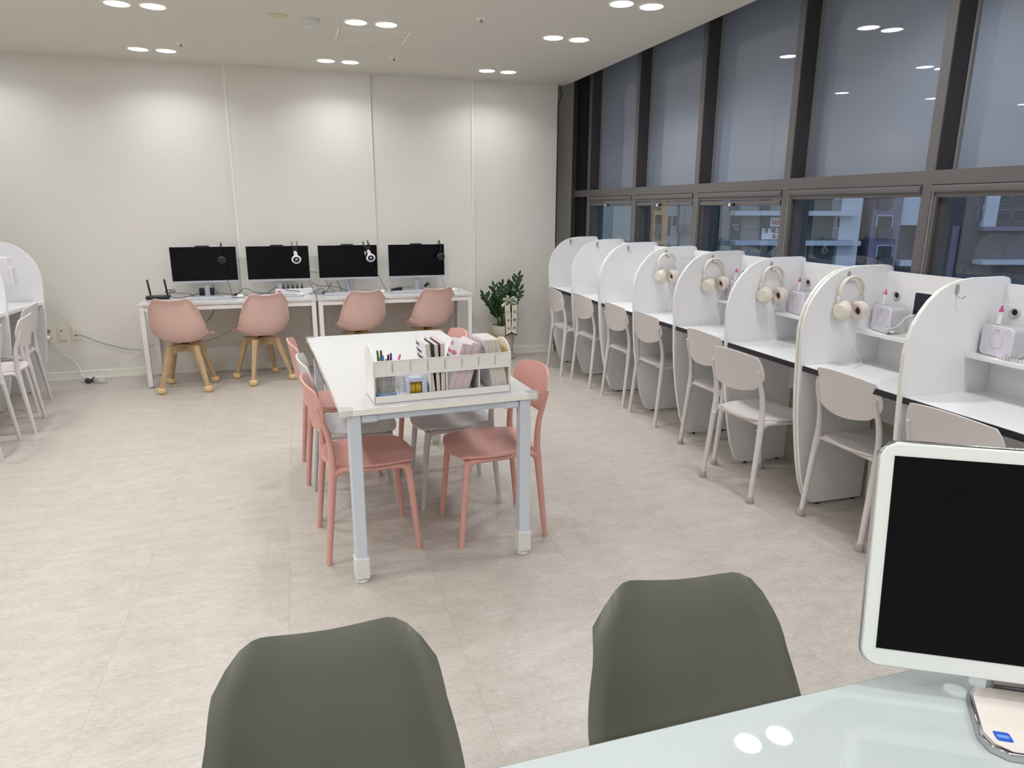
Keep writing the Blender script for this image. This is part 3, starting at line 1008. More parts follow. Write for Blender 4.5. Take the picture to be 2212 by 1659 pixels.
for q in range(9):
    x = min(0.004 + q * 0.0746, OL - 0.004)
    MB().box(x - 0.0012, x + 0.0012, 0.0012, 0.002, 0.133, 0.168).build('slot', M_GREYR if q in (2,) else M_CABLEG, og, smooth=False)
side = [(0, 0), (0, 0.18), (0.02, 0.205), (0.06, 0.226), (0.10, 0.232), (0.14, 0.226), (0.18, 0.205), (OD, 0.18), (OD, 0)]
for x in (0.0, OL - 0.005):
    MB().prism([(a, b) for a, b in side], x, x + 0.005, axis='x').build('end_panel', M_ORG, og, smooth=False)
low = [(0.004, 0.006), (0.004, 0.115), (0.10, 0.185), (0.16, 0.17), (OD - 0.004, 0.12), (OD - 0.004, 0.006)]
for x in (0.236, 0.309, 0.455):
    MB().prism(low, x, x + 0.004, axis='x').build('divider', M_ORG, og, smooth=False)


def book(x, lean, t, h, d, cov, pages, label, group, y=0.012, text=None, z=0.0065, plain='book'):
    b = empty(plain, OP(x, y, z), 0, label, 'book', group, rot=(0, lean, ORZ))
    MB().box(0.0008, t - 0.0008, 0.0, d - 0.002, 0.001, h - 0.001).build('page_block', pages, b, smooth=False)
    c1 = MB().box(0.0, 0.0008, 0.0, d, 0.0, h).build('front_cover', cov, b, smooth=False)
    MB().box(t - 0.0008, t, 0.0, d, 0.0, h).build('back_cover', cov, b, smooth=False)
    MB().box(0.0008, t - 0.0008, d - 0.002, d, 0.0, h).build('spine', cov, b, smooth=False)
    if text:
        for body, size, mm, yy, zz in text:
            # reads on the -x face, from the rear edge towards the camera
            text_obj(body, size, mm, T(-0.0004, yy, zz) @ RY(-PI / 2) @ RZ(-PI / 2), parent=c1, align='LEFT')
    return b


GB = 'books standing in the white desk organizer'
book(0.244, -0.10, 0.020, 0.232, 0.17, M_COVER, M_PAPER, 'white answer book leaning at the left of the upright trio in the organizer', GB,
     text=[('Reading', 0.016, M_INK, 0.160, 0.213), ('& Answers', 0.024, M_INK, 0.165, 0.160), ('Grammar', 0.022, M_INK, 0.165, 0.185)])
book(0.268, -0.035, 0.017, 0.228, 0.17, M_COVERD, M_PAPER, 'dark-covered book in the middle of the upright trio in the organizer', GB)
book(0.287, 0.0, 0.019, 0.230, 0.17, M_COVERP, M_PAPER, 'plum-covered book at the right of the upright trio in the organizer', GB)
tx = [('Basic BR02', 0.027, M_RED, 0.163, 0.178), ('Answers', 0.029, M_INK, 0.163, 0.152)]
th = [0.015, 0.014, 0.015, 0.013, 0.014, 0.012]
xx = 0.316
names = ['white booklet with red and black title at the front of the pink-paged booklets', 'second pink-paged booklet behind the titled one', 'third pink-paged booklet, mid organizer',
         'fourth pink-paged booklet, mid organizer', 'fifth pink-paged booklet, mid organizer', 'plum-backed booklet last of the leaning pink-paged ones']
for q, t_ in enumerate(th):
    b = book(xx, 0.30 - 0.0 * q, t_, 0.235 - 0.003 * (q % 3), 0.165, M_COVERP if q == 5 else M_COVER, M_PAPERP, names[q], GB, text=tx if q == 0 else None, y=0.014 + 0.004 * (q % 2))
    if q == 0:
        cvr = [c for c in kids(b) if c.name.startswith('front_cover')][0]
        MB().torus(0.009, 0.0014, 22, 6, M=T(-0.0004, 0.13, 0.213) @ RY(PI / 2)).build('round_logo', M_RED, cvr)
        MB().box(-0.001, -0.0003, 0.124, 0.136, 0.210, 0.212).build('logo_bar', M_RED, cvr, smooth=False)
        MB().box(-0.001, -0.0003, 0.124, 0.136, 0.215, 0.217).build('logo_bar', M_RED, cvr, smooth=False)
    xx += t_ / cos(0.30) + 0.0006
xx = 0.535
n9 = ['first', 'second', 'third', 'fourth', 'fifth', 'sixth', 'seventh', 'eighth']
for q in range(8):
    t_ = (0.009, 0.008, 0.008, 0.009, 0.008, 0.007, 0.008, 0.008)[q]
    book(xx - 0.008, -0.20, t_, 0.236 - 0.002 * (q % 2), 0.165, M_COVER, M_PAPER, 'thin cream-paged workbook, %s from the left in the right-hand bay of the organizer' % n9[q], GB, y=0.012 + 0.003 * (q % 2))
    xx += t_ / cos(0.2) + 0.0004
en = tag(MB().box(0, 0.006, 0, 0.16, 0, 0.232).build('yellow_folder', M_YEL, smooth=False), 'mustard yellow folder behind the last workbook in the organizer', 'folder')
en.location = OP(xx - 0.007, 0.03, 0.0065)
en.rotation_euler = (0, -0.20, ORZ)

# pen cup + pens, tape dispenser
cup = empty('pen_cup', OP(0.058, 0.055, 0.006), ORZ, 'clear pen cup with sky-blue base and brown filling in the organizer', 'pen cup')
MB().lathe([(0.040, 0.0), (0.045, 0.004), (0.045, 0.030), (0.041, 0.033), (0, 0.033)], 28).build('cup_base', M_BLUE, cup)
MB().lathe([(0.0, 0.034), (0.037, 0.036), (0.036, 0.048), (0.02, 0.054), (0, 0.056)], 22).build('filling', M_SOIL, cup)
MB().lathe([(0.039, 0.033), (0.041, 0.06), (0.041, 0.105), (0.0395, 0.105), (0.0395, 0.06), (0.0375, 0.033)], 28, cap=False).build('cup_wall', M_CLEAR, cup)
MB().box(-0.006, 0.006, -0.002, 0.002, 0.046, 0.10).build('divider_tab', M_BLUE, cup, bevel=0.001)
pens = [('orange', (214, 112, 54), -0.030, 0.004, 0.16, -0.22, 'orange'), ('green', (70, 140, 86), -0.014, 0.010, 0.176, -0.10, 'green'), ('brown', (96, 52, 44), -0.006, -0.004, 0.178, -0.06, 'brown-capped'),
        ('blue', (58, 128, 190), -0.008, -0.016, 0.158, -0.02, 'bright blue'), ('teal', (34, 92, 92), 0.006, -0.012, 0.140, 0.0, 'dark teal'), ('black', (30, 32, 38), 0.014, 0.004, 0.156, 0.05, 'black'),
        ('purple', (96, 44, 150), 0.028, -0.008, 0.164, 0.03, 'purple'), ('pink', (214, 112, 164), 0.034, 0.006, 0.160, 0.30, 'pink')]
for nm, c, px, py, h, ln, word in pens:
    p = empty('marker_pen', OP(0.058 + px * 0.8, 0.055 + py, 0.062), 0, '%s marker pen standing in the clear pen cup' % word, 'pen', 'marker pens in the pen cup', rot=(0, ln, 0))
    h2 = h - 0.022
    mm = mat('pen_' + nm, c, 0.35)
    MB().lathe([(0.0, 0), (0.0055, 0.002), (0.0060, h2 - 0.035), (0.0060, h2 - 0.03)], 12).build('barrel', mm, p)
    MB().lathe([(0.0050, h2 - 0.03), (0.0044, h2 - 0.004), (0.0030, h2), (0, h2 + 0.0005)], 12).build('cap', mm, p)

td = empty('tape_dispenser', OP(0.170, 0.010, 0.0065), ORZ, 'periwinkle tape dispenser with two rolls of gold tape in the organizer', 'tape dispenser')
sd = [(0.0, 0.0), (0.0, 0.05), (0.012, 0.075), (0.035, 0.090), (0.07, 0.092), (0.10, 0.070), (0.13, 0.03), (0.135, 0.0)]
MB().prism([(a, b) for a, b in sd], -0.028, -0.019, axis='x').build('side_cheek', M_TAPEB, td, ang=20, bevel=0.002)
MB().prism([(a, b) for a, b in sd], 0.037, 0.050, axis='x').build('side_cheek', M_TAPEB, td, ang=20, bevel=0.002)
MB().box(-0.019, 0.037, 0.0, 0.13, 0.0, 0.008).build('dispenser_base', M_TAPEB, td, smooth=False)
MB().box(-0.019, 0.037, -0.002, 0.05, 0.074, 0.094).build('front_hood', M_TAPEB, td, bevel=0.003)
MB().box(-0.034, -0.017, -0.003, 0.02, 0.0, 0.088).build('front_post', M_TAPEB, td, bevel=0.004)
MB().box(0.035, 0.056, -0.003, 0.02, 0.0, 0.080).build('front_post', M_TAPEB, td, bevel=0.004)
for x in (-0.006, 0.020):
    MB().lathe([(0.012, -0.0118), (0.034, -0.0118), (0.034, 0.0118), (0.012, 0.0118)], 32, M=T(x, 0.042, 0.042) @ RY(PI / 2)).build('tape_roll', M_TAPE, td)
cb = empty('small_clear_box', OP(0.122, 0.030, 0.0065), ORZ, 'small clear plastic container between the pen cup and the tape dispenser', 'container')
MB().lathe([(0.0, 0.0), (0.016, 0.001), (0.017, 0.060), (0.012, 0.070), (0.0, 0.071)], 18).build('container_body', M_CLEAR, cb)
MB().box(-0.016, 0.016, -0.022, -0.017, 0.0, 0.032).build('container_label', M_WHITEPL, cb)

# ------------------------------------------------------------------ computer desks on the back wall
DZ = 0.750
def computer_desk(x0, x1, label):
    y0, y1 = 6.615, 7.170
    t = empty('computer_desk', ((x0 + x1) / 2, (y0 + y1) / 2, 0), 0, label, 'desk', 'white steel-framed desks along the back wall')
    w, d = (x1 - x0) / 2, (y1 - y0) / 2
    MB().box(-w, w, -d, d, DZ - 0.024, DZ).build('desktop', M_TABLE, t, smooth=False, bevel=0.002)
    for sx in (-1, 1):
        for sy in (-1, 1):
            cx, cy = sx * (w - 0.028), sy * (d - 0.024)
            lg = MB().box(cx - 0.02, cx + 0.02, cy - 0.02, cy + 0.02, 0.012, DZ - 0.024).build('leg', M_DESKW, t, smooth=False, bevel=0.002)
            MB().lathe([(0.014, 0), (0.014, 0.012)], 14, M=T(cx, cy, 0)).build('levelling_foot', M_METAL, lg)
    for sy in (-1, 1):
        MB().box(-w + 0.048, w - 0.048, sy * (d - 0.024) - 0.015, sy * (d - 0.024) + 0.015, DZ - 0.066, DZ - 0.026).build('long_rail', M_DESKW, t, smooth=False, bevel=0.002)
    for sx in (-1, 1):
        MB().box(sx * (w - 0.028) - 0.015, sx * (w - 0.028) + 0.015, -d + 0.044, d - 0.044, DZ - 0.066, DZ - 0.026).build('side_rail', M_DESKW, t, smooth=False, bevel=0.002)
    return t


computer_desk(-1.352, 0.142, 'white steel-framed desk on the left under the first two monitors')
computer_desk(0.148, 1.625, 'white steel-framed desk on the right beside the potted plant')


def desk_monitor(x, y, rz, label):
    t = empty('monitor', (x, y, DZ), rz, label, 'monitor', 'slim black-screened monitors on the back desks')
    z0, z1, w = 0.130, 0.462, 0.285
    MB().box(-w, w, 0.0, 0.022, z0, z1).build('housing', M_SILVER, t, smooth=False, bevel=0.003)
    MB().box(-w + 0.003, w - 0.003, -0.002, 0.0, z0 + 0.020, z1 - 0.003).build('screen', M_SCREEN, t, smooth=False)
    MB().box(-w, w, -0.0035, 0.0, z0, z0 + 0.018).build('chin', M_SILVER, t, smooth=False)
    MB().prism([(-0.070, z1 - 0.002), (-0.058, z1 + 0.008), (0.048, z1 + 0.008), (0.060, z1 - 0.002)], -0.001, 0.018, axis='y').build('camera_bar', M_BLACKPL, t, smooth=False)
    MB().box(-0.022, 0.022, 0.022, 0.042, 0.008, 0.22).build('neck', M_SILVER, t, smooth=False, bevel=0.003)
    MB().prism(rrect(0.24, 0.17, 0.03, 5, 0, 0.02), 0.0, 0.008).build('base', M_SILVER, t, bevel=0.002)
    return t


MON = [(-0.832, 'leftmost slim black monitor, beside the wifi router'), (-0.178, 'second slim black monitor from the left, white gaming headset hung on it'),
       (0.474, 'third slim black monitor from the left, white gaming headset hung on it'), (1.150, 'rightmost slim black monitor, nearest the potted plant')]
for x, lb in MON:
    desk_monitor(x, 7.035, R(1.0), lb)
# pale mark on the third screen = little white sticker
tag(MB().box(-0.006, 0.006, -0.001, 0, -0.018, 0.018).build('white_tag', M_WHITEPL, loc=(0.642, 7.031, 1.132)), 'small white tag on the screen of the third monitor', 'sticker')


def headset_black(x, label):
    t = empty('headset', (x, 7.045, DZ + 0.462), 0, label, 'headset', 'headsets hung over the back desk monitors')
    t.scale = (1.3, 1.0, 1.12)
    pts = []
    for k in range(13):
        a = PI * k / 12
        pts.append((0, -0.050 * cos(a), -0.035 + 0.058 * sin(a)))
    pts = [(0, -0.054, -0.085)] + pts + [(0, 0.054, -0.085)]
    MB().tube(pts, 0.010, 8, 1, sq=(1.25, 0.4)).build('headband', M_BLACKPL, t)
    for s in (-1, 1):
        cpn = MB().lathe([(0.0, 0.011), (0.022, 0.011), (0.031, 0.005), (0.034, -0.004), (0.031, -0.013), (0.0, -0.014)], 26, M=T(0.001, s * 0.062, -0.110) @ RX(s * -PI / 2)).build('ear_cup', M_BLACKPL, t)
        MB().torus(0.022, 0.009, 24, 8, M=T(0.001, s * 0.046, -0.110) @ RX(PI / 2)).build('ear_pad', M_BLACK, cpn)
    return t


def headset_game(x, label, tilt):
    t = empty('headset', (x, 7.045, DZ + 0.462), 0, label, 'headset', 'headsets hung over the back desk monitors', rot=(0, tilt, 0))
    t.scale = (1.3, 1.0, 1.15)
    for dx in (-0.018, 0.018):
        pts = [(dx * 0.6, -0.052, -0.055)]
        for k in range(11):
            a = PI * k / 10
            pts.append((dx, -0.045 * cos(a), -0.020 + 0.052 * sin(a)))
        pts.append((dx * 0.6, 0.052, -0.055))
        MB().tube(pts, 0.0028, 7, 1).build('wire_band', M_BLACKPL, t)
    MB().prism([(-0.024, 0.0), (0.024, 0.0), (0.012, -0.055), (-0.012, -0.055)], -0.050, -0.046, axis='y').build('suspension_band', M_BLACK, t, smooth=False)
    MB().prism([(-0.013, -0.050), (0.013, -0.050), (0.016, -0.085), (-0.010, -0.085)], -0.060, -0.050, axis='y').build('yoke', M_WHITEPL, t, bevel=0.003)
    MB().ball((0, -0.055, -0.048), 0.007, 10, 8).build('pivot', M_WHITEPL, t)
    for s in (-1, 1):
        cpn = MB().lathe([(0.0, 0.014), (0.024, 0.014), (0.032, 0.009), (0.035, 0.0), (0.032, -0.012), (0.0, -0.014)], 28, M=T(0.003, s * 0.064, -0.112) @ RX(s * -PI / 2)).build('ear_cup', M_WHITEPL, t)
        if s < 0:
            MB().lathe([(0.0, 0.0165), (0.021, 0.0165), (0.023, 0.014)], 26, M=T(0.003, s * 0.064, -0.112) @ RX(PI / 2)).build('dark_disc', M_BLACKPL, cpn)
            lg = MB().tube([(-0.004, 0, -0.006), (-0.004, 0, 0.003), (0.001, 0, 0.007), (0.006, 0, 0.003), (0.006, 0, -0.002)], 0.0016, 6, 3, M=T(0.003, -0.0815, -0.112) @ RY(R(15)))
            lg.build('lit_mark', mat('lit_logo', (230, 220, 255), 0.5, emit=(200, 190, 255), estr=1.6), cpn)
        MB().torus(0.022, 0.010, 24, 8, M=T(0.003, s * 0.046, -0.112) @ RX(PI / 2)).build('ear_pad', M_BLACK, cpn)
    return t


headset_black(-0.674, 'black headset hung over the leftmost monitor')
headset_game(-0.020, 'white and black gaming headset hung on the second monitor', R(-2))
headset_game(0.655, 'white and black gaming headset hung on the third monitor', R(-13))
headset_black(1.385, 'black headset hung at the right corner of the rightmost monitor')

kb0 = None
for n, (x, y, a, lb) in enumerate(((-0.800, 6.86, 2, 'left of the first two pink chairs'), (-0.17, 6.88, 0, 'behind the second pink chair'), (0.42, 6.87, -2, 'behind the third pink chair'), (1.07, 6.88, 1, 'behind the rightmost pink chair'))):
    if kb0 is None:
        k = empty('keyboard', (x, y, DZ), R(a), '', 'keyboard', 'slim pale keyboards on the back desks')
        MB().prism(rrect(0.40, 0.118, 0.012), 0.0, 0.012).build('keyboard_body', M_SILVER, k, bevel=0.002)
        keys = MB()
        for r_ in range(5):
            for c_ in range(18):
                if r_ == 4 and 4 <= c_ <= 8:
                    continue
                if c_ in (14,):
                    continue
                keys.box(-0.190 + c_ * 0.0212, -0.173 + c_ * 0.0212, -0.050 + r_ * 0.0205, -0.034 + r_ * 0.0205, 0.012, 0.0155)
        keys.box(-0.105, -0.002, 0.032, 0.048, 0.012, 0.0155)
        ko = keys.build('keys', mat('key_white', (206, 208, 214), 0.5), k, smooth=False)
        ko['kind'] = 'stuff'
        kb0 = k
    else:
        k = copy_tree(kb0, (x, y, DZ), R(a))
    k['label'] = 'slim pale grey keyboard on the back desk, ' + lb
ms0 = None
for x, y, lb in ((-0.535, 6.90, 'right of the leftmost keyboard'), (0.008, 6.90, 'beside the power strip near the desk joint'), (0.775, 6.93, 'between the third and fourth pink chairs'), (1.50, 6.88, 'at the right end of the desk')):
    if ms0 is None:
        k = empty('mouse', (x, y, DZ), 0, '', 'mouse', 'round white mice on the back desks')
        MB().lathe([(0.030, 0.0), (0.034, 0.004), (0.033, 0.016), (0.026, 0.026), (0.012, 0.031), (0, 0.032)], 22).build('mouse_body', M_WHITEPL, k)
        MB().box(-0.003, 0.003, -0.028, -0.010, 0.022, 0.031).build('scroll_wheel', M_GREYR, k, bevel=0.001)
        ms0 = k
    else:
        k = copy_tree(ms0, (x, y, DZ))
    k['label'] = 'small round white mouse ' + lb

rt = empty('wifi_router', (-1.245, 6.985, DZ), R(4), 'black wifi router with two upright antennas at the left end of the desk', 'router')
MB().prism(rrect(0.20, 0.13, 0.03), 0.004, 0.028).build('router_body', M_BLACKPL, rt, bevel=0.006)
for x, z in ((-0.066, 0.135), (0.075, 0.16)):
    MB().tube([(x, 0.068, 0.018), (x - 0.004, 0.07, 0.05)], 0.007, 8).build('antenna_hinge', M_BLACKPL, rt)
    MB().box(-0.008, 0.008, -0.004, 0.004, 0.0, 0.125, M=T(x - 0.003, 0.07, 0.045) @ RY(R(-6))).build('antenna', M_BLACKPL, rt, bevel=0.002)

ps = empty('power_strip', (-0.045, 7.02, DZ), R(0), 'white power strip with five black plugs behind the second pink chair', 'power strip')
MB().prism(rrect(0.36, 0.05, 0.008), 0, 0.055).build('strip_body', M_WHITEPL, ps, bevel=0.004)
MB().box(-0.16, -0.13, -0.027, -0.024, 0.02, 0.036).build('switch', M_RED, ps)
for q in range(5):
    x = -0.105 + q * 0.043
    MB().tube([(x, 0, 0.055), (x, 0, 0.066), (x, 0, 0.085), (x, 0, 0.105)], [0.017, 0.015, 0.006, 0.003], 10, 1, sq=(1, 0.7)).build('plug', M_BLACKPL, ps)

ad = empty('power_adapter', (-0.83, 7.02, DZ), 0, 'black power brick behind the stand of the leftmost monitor', 'adapter')
MB().box(-0.075, 0.055, 0.045, 0.095, 0.0, 0.075).build('brick', M_BLACKPL, ad, bevel=0.006)
ad2 = empty('power_adapter', (0.93, 7.00, DZ + 0.03), R(8), 'black oblong power brick left of the rightmost monitor stand', 'adapter')
MB().box(-0.055, 0.055, -0.02, 0.02, -0.028, 0.006, M=RY(R(-9))).build('brick', M_BLACKPL, ad2, bevel=0.005)
ad3 = empty('power_adapter', (1.235, 6.985, DZ + 0.06), R(0), 'black plug hanging beside the rightmost monitor stand', 'adapter')
MB().box(-0.028, 0.028, -0.012, 0.012, -0.014, 0.014, M=RY(R(-40))).build('plug_body', M_BLACKPL, ad3, bevel=0.004)


def cable(name, pts, r, m_, label, grp=None, n=6, sm=5):
    return tag(MB().tube(pts, r, n, sm).build(name, m_), label, 'cable', grp)


GC = 'loose black cables on the back desks'
z = DZ + 0.004
cable('cable', [(-1.15, 7.06, z + 0.055), (-1.08, 7.05, z + 0.035), (-0.99, 7.02, z + 0.03), (-0.93, 6.99, z), (-0.90, 7.0, z + 0.002)], 0.0028, M_BLACKPL, 'black cable from the router to the first monitor', GC)
cable('cable', [(-1.16, 7.02, z + 0.05), (-1.13, 7.0, z + 0.005), (-1.04, 6.99, z), (-0.92, 7.02, z + 0.025), (-0.88, 7.06, z + 0.03)], 0.0028, M_BLACKPL, 'black cable looping low between the router and the power brick', GC)
kn = MB()
for q in range(3):
    kn.torus(0.022 + 0.004 * q, 0.003, 16, 5, sc=(1, 0.7, 1), M=T(-1.165 + 0.02 * q, 7.02, z + 0.055) @ RX(R(70 + 20 * q)) @ RY(R(25 * q)))
tag(kn.build('cable_bundle', M_BLACKPL), 'knotted bundle of black cable hanging at the right antenna of the router', 'cable')
cable('cable', [(-0.775, 7.05, z + 0.03), (-0.66, 7.0, z + 0.02), (-0.55, 6.98, z + 0.01), (-0.45, 7.0, z), (-0.33, 7.02, z + 0.01)], 0.003, M_BLACKPL, 'black cable lying between the first and second monitors', GC)
cable('cable', [(-0.62, 6.99, z), (-0.56, 7.0, z + 0.02), (-0.50, 7.04, z + 0.065), (-0.42, 7.03, z + 0.03), (-0.34, 7.01, z + 0.018), (-0.26, 7.0, z + 0.015)], 0.003, M_BLACKPL, 'black cable arched upward between the first and second monitors', GC)
kn = MB()
for q in range(3):
    kn.torus(0.014 + 0.004 * q, 0.0028, 16, 5, sc=(1.3, 0.8, 1), M=T(-0.575 + 0.008 * q, 6.97, z + 0.014) @ RX(R(60 - 40 * q)))
tag(kn.build('cable_knot', M_BLACKPL), 'small black cable knot right of the leftmost keyboard', 'cable')
cable('cable', [(-0.655, 6.98, 1.085), (-0.650, 6.985, 1.0), (-0.640, 6.985, 0.90), (-0.62, 6.97, 0.82), (-0.605, 6.93, z), (-0.56, 6.86, z), (-0.50, 6.87, z)], 0.0022, M_BLACKPL, 'thin black headset cord hanging down the leftmost screen', GC)
cable('cable', [(-0.78, 7.02, 0.87), (-0.76, 7.0, 0.82), (-0.72, 6.95, z)], 0.0024, M_BLACKPL, 'short black cord dropping behind the leftmost keyboard', GC)
cable('cable', [(-0.30, 6.99, z + 0.02), (-0.25, 7.0, z + 0.05), (-0.20, 7.02, z + 0.08)], 0.003, M_BLACKPL, 'black cable rising to the left of the second monitor stand', GC)
cable('cable', [(-0.16, 7.02, z + 0.10), (-0.12, 6.96, z + 0.045), (-0.02, 6.96, z + 0.03), (0.03, 6.93, z)], 0.003, M_BLACKPL, 'black cable crossing in front of the power strip', GC)
cable('cable', [(0.10, 7.07, 0.955), (0.17, 7.06, 0.95), (0.22, 7.06, 0.935), (0.27, 7.0, z + 0.07), (0.33, 6.98, z)], 0.0024, M_BLACKPL, 'black cable bridging from the second to the third monitor', GC)
cable('cable', [(0.09, 7.0, 0.885), (0.17, 7.0, z + 0.075), (0.28, 7.0, z + 0.065), (0.38, 7.0, z + 0.045), (0.45, 6.98, z + 0.02)], 0.003, M_BLACKPL, 'long black cable sloping down below the third monitor', GC)
cable('cable', [(0.085, 6.99, 0.87), (0.12, 6.98, z + 0.06), (0.13, 6.97, z + 0.01), (0.18, 6.96, z), (0.26, 6.97, z)], 0.003, M_BLACKPL, 'black cable dropping at the desk joint beside the power strip', GC)
cable('cable', [(0.08, 6.96, z), (0.14, 6.98, z + 0.02), (0.20, 6.98, z + 0.05), (0.235, 6.97, z + 0.02)], 0.003, M_BLACKPL, 'short arched black cable at the desk joint', GC)
cable('cable', [(0.30, 7.01, z + 0.10), (0.27, 6.99, z + 0.05), (0.235, 6.96, z)], 0.003, M_BLACKPL, 'black cable leaning left under the third monitor', GC)
cable('cable', [(0.35, 7.02, z + 0.11), (0.38, 7.0, z + 0.06), (0.39, 6.98, z)], 0.003, M_BLACKPL, 'black cable hanging straight under the third monitor', GC)
kn = MB()
for q in range(5):
    kn.tube([(0.21, 6.95 + 0.006 * q, z + 0.004 * q), (0.26, 6.94 + 0.008 * q, z + 0.012 - 0.002 * q), (0.32, 6.95 + 0.006 * q, z + 0.005)], 0.0028, 6, 3)
kn.torus(0.022, 0.0028, 18, 5, sc=(1, 0.6, 1), M=T(0.225, 6.945, z + 0.010) @ RX(R(70)))
tag(kn.build('cable_bundle', M_BLACKPL), 'tied bundle of black cable on the desk left of the third keyboard', 'cable')
cable('cable', [(0.69, 6.98, 1.08), (0.70, 6.985, 1.0), (0.765, 7.0, 0.90), (0.80, 7.0, 0.82), (0.84, 6.98, z), (0.90, 6.98, z), (0.98, 6.99, z + 0.006)], 0.0026, M_BLACKPL, 'black headset cord running down the third screen to the desk', GC)
cable('cable', [(0.98, 7.0, z + 0.03), (1.04, 7.01, z + 0.035), (1.10, 7.02, z + 0.04)], 0.0024, M_BLACKPL, 'short black lead from the oblong power brick to the rightmost monitor', GC)
cable('cable', [(1.27, 7.0, 0.87), (1.27, 6.98, z + 0.05), (1.24, 6.96, z + 0.01), (1.20, 6.95, z)], 0.0018, M_CABLEG, 'thin grey lead looping beside the rightmost monitor stand', 'thin leads on the right desk')
cable('cable', [(1.395, 7.0, 0.885), (1.415, 6.99, z + 0.06), (1.43, 6.97, z)], 0.0018, M_CABLEG, 'thin grey lead under the right corner of the rightmost monitor', 'thin leads on the right desk')
cable('cable', [(0.47, 7.05, 0.86), (0.48, 7.0, z + 0.05), (0.50, 6.98, z + 0.02)], 0.0028, M_BLACKPL, 'black cord beside the third monitor stand', GC)
cable('cable', [(-0.78, 6.98, 0.68), (-0.795, 6.97, 0.60), (-0.85, 6.93, 0.53)], 0.003, M_BLACKPL, 'black cable hanging under the left desk between the first two chairs')
cable('cable', [(-0.32, 7.13, 0.60), (-0.50, 7.13, 0.50), (-0.75, 7.14, 0.36), (-1.0, 7.15, 0.28), (-1.25, 7.15, 0.22)], 0.002, M_CABLEG, 'thin grey cable sagging along the wall under the left desk')
tag(MB().tube([(0.115, 7.08, 0.985), (0.145, 7.08, 0.970)], [0.006, 0.004], 8, 1).build('cable_tip', M_WHITEPL), 'small white connector between the second and third monitors', 'cable')

# ------------------------------------------------------------------ wall outlets and cables at left
for x, kind_, lb in ((-2.228, 'socket', 'ivory double power socket with a white plug in it, left of the wall plates'), (-2.118, 'coax', 'middle ivory wall plate with a round coaxial port'),
                     (-2.010, 'lan', 'right-hand ivory wall plate with a grey cable plugged in')):
    p = empty('wall_plate', (x, YB, 0.432), 0, lb, 'wall plate', 'ivory wall plates low on the back wall')
    MB().prism(rrect(0.072, 0.136, 0.006), -0.008, 0, axis='y').build('plate', M_IVORY, p, bevel=0.002)
    if kind_ == 'socket':
        for zz in (-0.028, 0.028):
            MB().torus(0.021, 0.003, 24, 6, M=T(0, -0.009, zz) @ RX(PI / 2)).build('socket_ring', M_GREYR, p)
            MB().lathe([(0.020, 0), (0, 0)], 20, cap=False, M=T(0, -0.0085, zz) @ RX(PI / 2)).build('socket_face', mat('socket_grey', (150, 146, 136), 0.5), p)
        MB().tube([(0, -0.009, -0.028), (0.002, -0.03, -0.029), (0.008, -0.045, -0.038)], [0.018, 0.017, 0.008], 12, 2).build('plug', M_WHITEPL, p)
    elif kind_ == 'coax':
        MB().prism(rrect(0.040, 0.105, 0.003), -0.011, -0.008, axis='y').build('insert', M_IVORY, p)
        MB().torus(0.006, 0.002, 16, 6, M=T(0, -0.012, 0.028) @ RX(PI / 2)).build('port', M_CABLEG, p)
    else:
        MB().prism(rrect(0.040, 0.105, 0.003), -0.011, -0.008, axis='y').build('insert', M_IVORY, p)
        MB().box(-0.014, 0.014, -0.014, -0.011, 0.018, 0.036).build('shutter', M_IVORY, p, bevel=0.001)
        MB().box(-0.006, 0.012, -0.018, -0.011, -0.022, -0.012).build('jack', M_CABLEG, p)
cable('cable', [(-2.22, 7.15, 0.392), (-2.19, 7.155, 0.36), (-2.15, 7.165, 0.29), (-2.12, 7.17, 0.235), (-2.06, 7.17, 0.19), (-2.01, 7.15, 0.12), (-1.985, 7.10, 0.055), (-1.97, 7.05, 0.022)], 0.0042, M_CABLEW,
      'white cord running from the wall socket down to the coiled bundle on the floor')
cable('cable', [(-2.00, 7.18, 0.414), (-1.96, 7.17, 0.415), (-1.90, 7.165, 0.385), (-1.80, 7.165, 0.335), (-1.66, 7.165, 0.285), (-1.55, 7.16, 0.258), (-1.44, 7.15, 0.262), (-1.36, 7.15, 0.30)], 0.003, M_CABLEG,
      'thin grey cable sagging from the wall plate to the left desk')
cable('cable', [(-1.40, 7.13, 0.275), (-1.46, 7.14, 0.262), (-1.56, 7.13, 0.19), (-1.66, 7.10, 0.10), (-1.76, 7.06, 0.05), (-1.86, 7.00, 0.02)], 0.0042, M_CABLEW, 'white cord rising from the coiled bundle to the left desk')
co = empty('coiled_cord', (-1.865, 6.995, 0), R(-20), 'bundle of white cord tied with a dark strap on the floor', 'cable')
for q in range(6):
    sx = 0.125 - 0.006 * q
    MB().torus(1.0, 0.004, 36, 6, sc=(1, 1, 1), M=T(0.004 * q, -0.004 * q, 0.008 + 0.010 * q) @ RX(R(9 + 7 * q)) @ Matrix.Diagonal((1, 1, 1, 1))).build('tmp_loop', M_CABLEW)
    bpy.data.objects.remove(bpy.data.objects['tmp_loop'])
    pts = []
    for k in range(25):
        a = 2 * PI * k / 24
        pts.append((sx * cos(a), (0.020 + 0.006 * q) * sin(2 * a) * 0.75 + 0.010 * sin(a), 0.007 + 0.006 * q + abs(cos(a)) * 0.006 * q))
    MB().tube(pts, 0.0042, 6, 2).build('cord_loop', M_CABLEW, co)
MB().torus(0.020, 0.006, 20, 8, sc=(1, 1, 1), M=T(0.0, 0, 0.026) @ RY(PI / 2)).build('strap', M_BLACKPL, co)
MB().ball((-0.03, -0.035, 0.024), 0.024, 14, 10, sc=(1.2, 0.8, 1.0)).build('plug_head', mat('dark_plug', (40, 42, 56), 0.5), co)

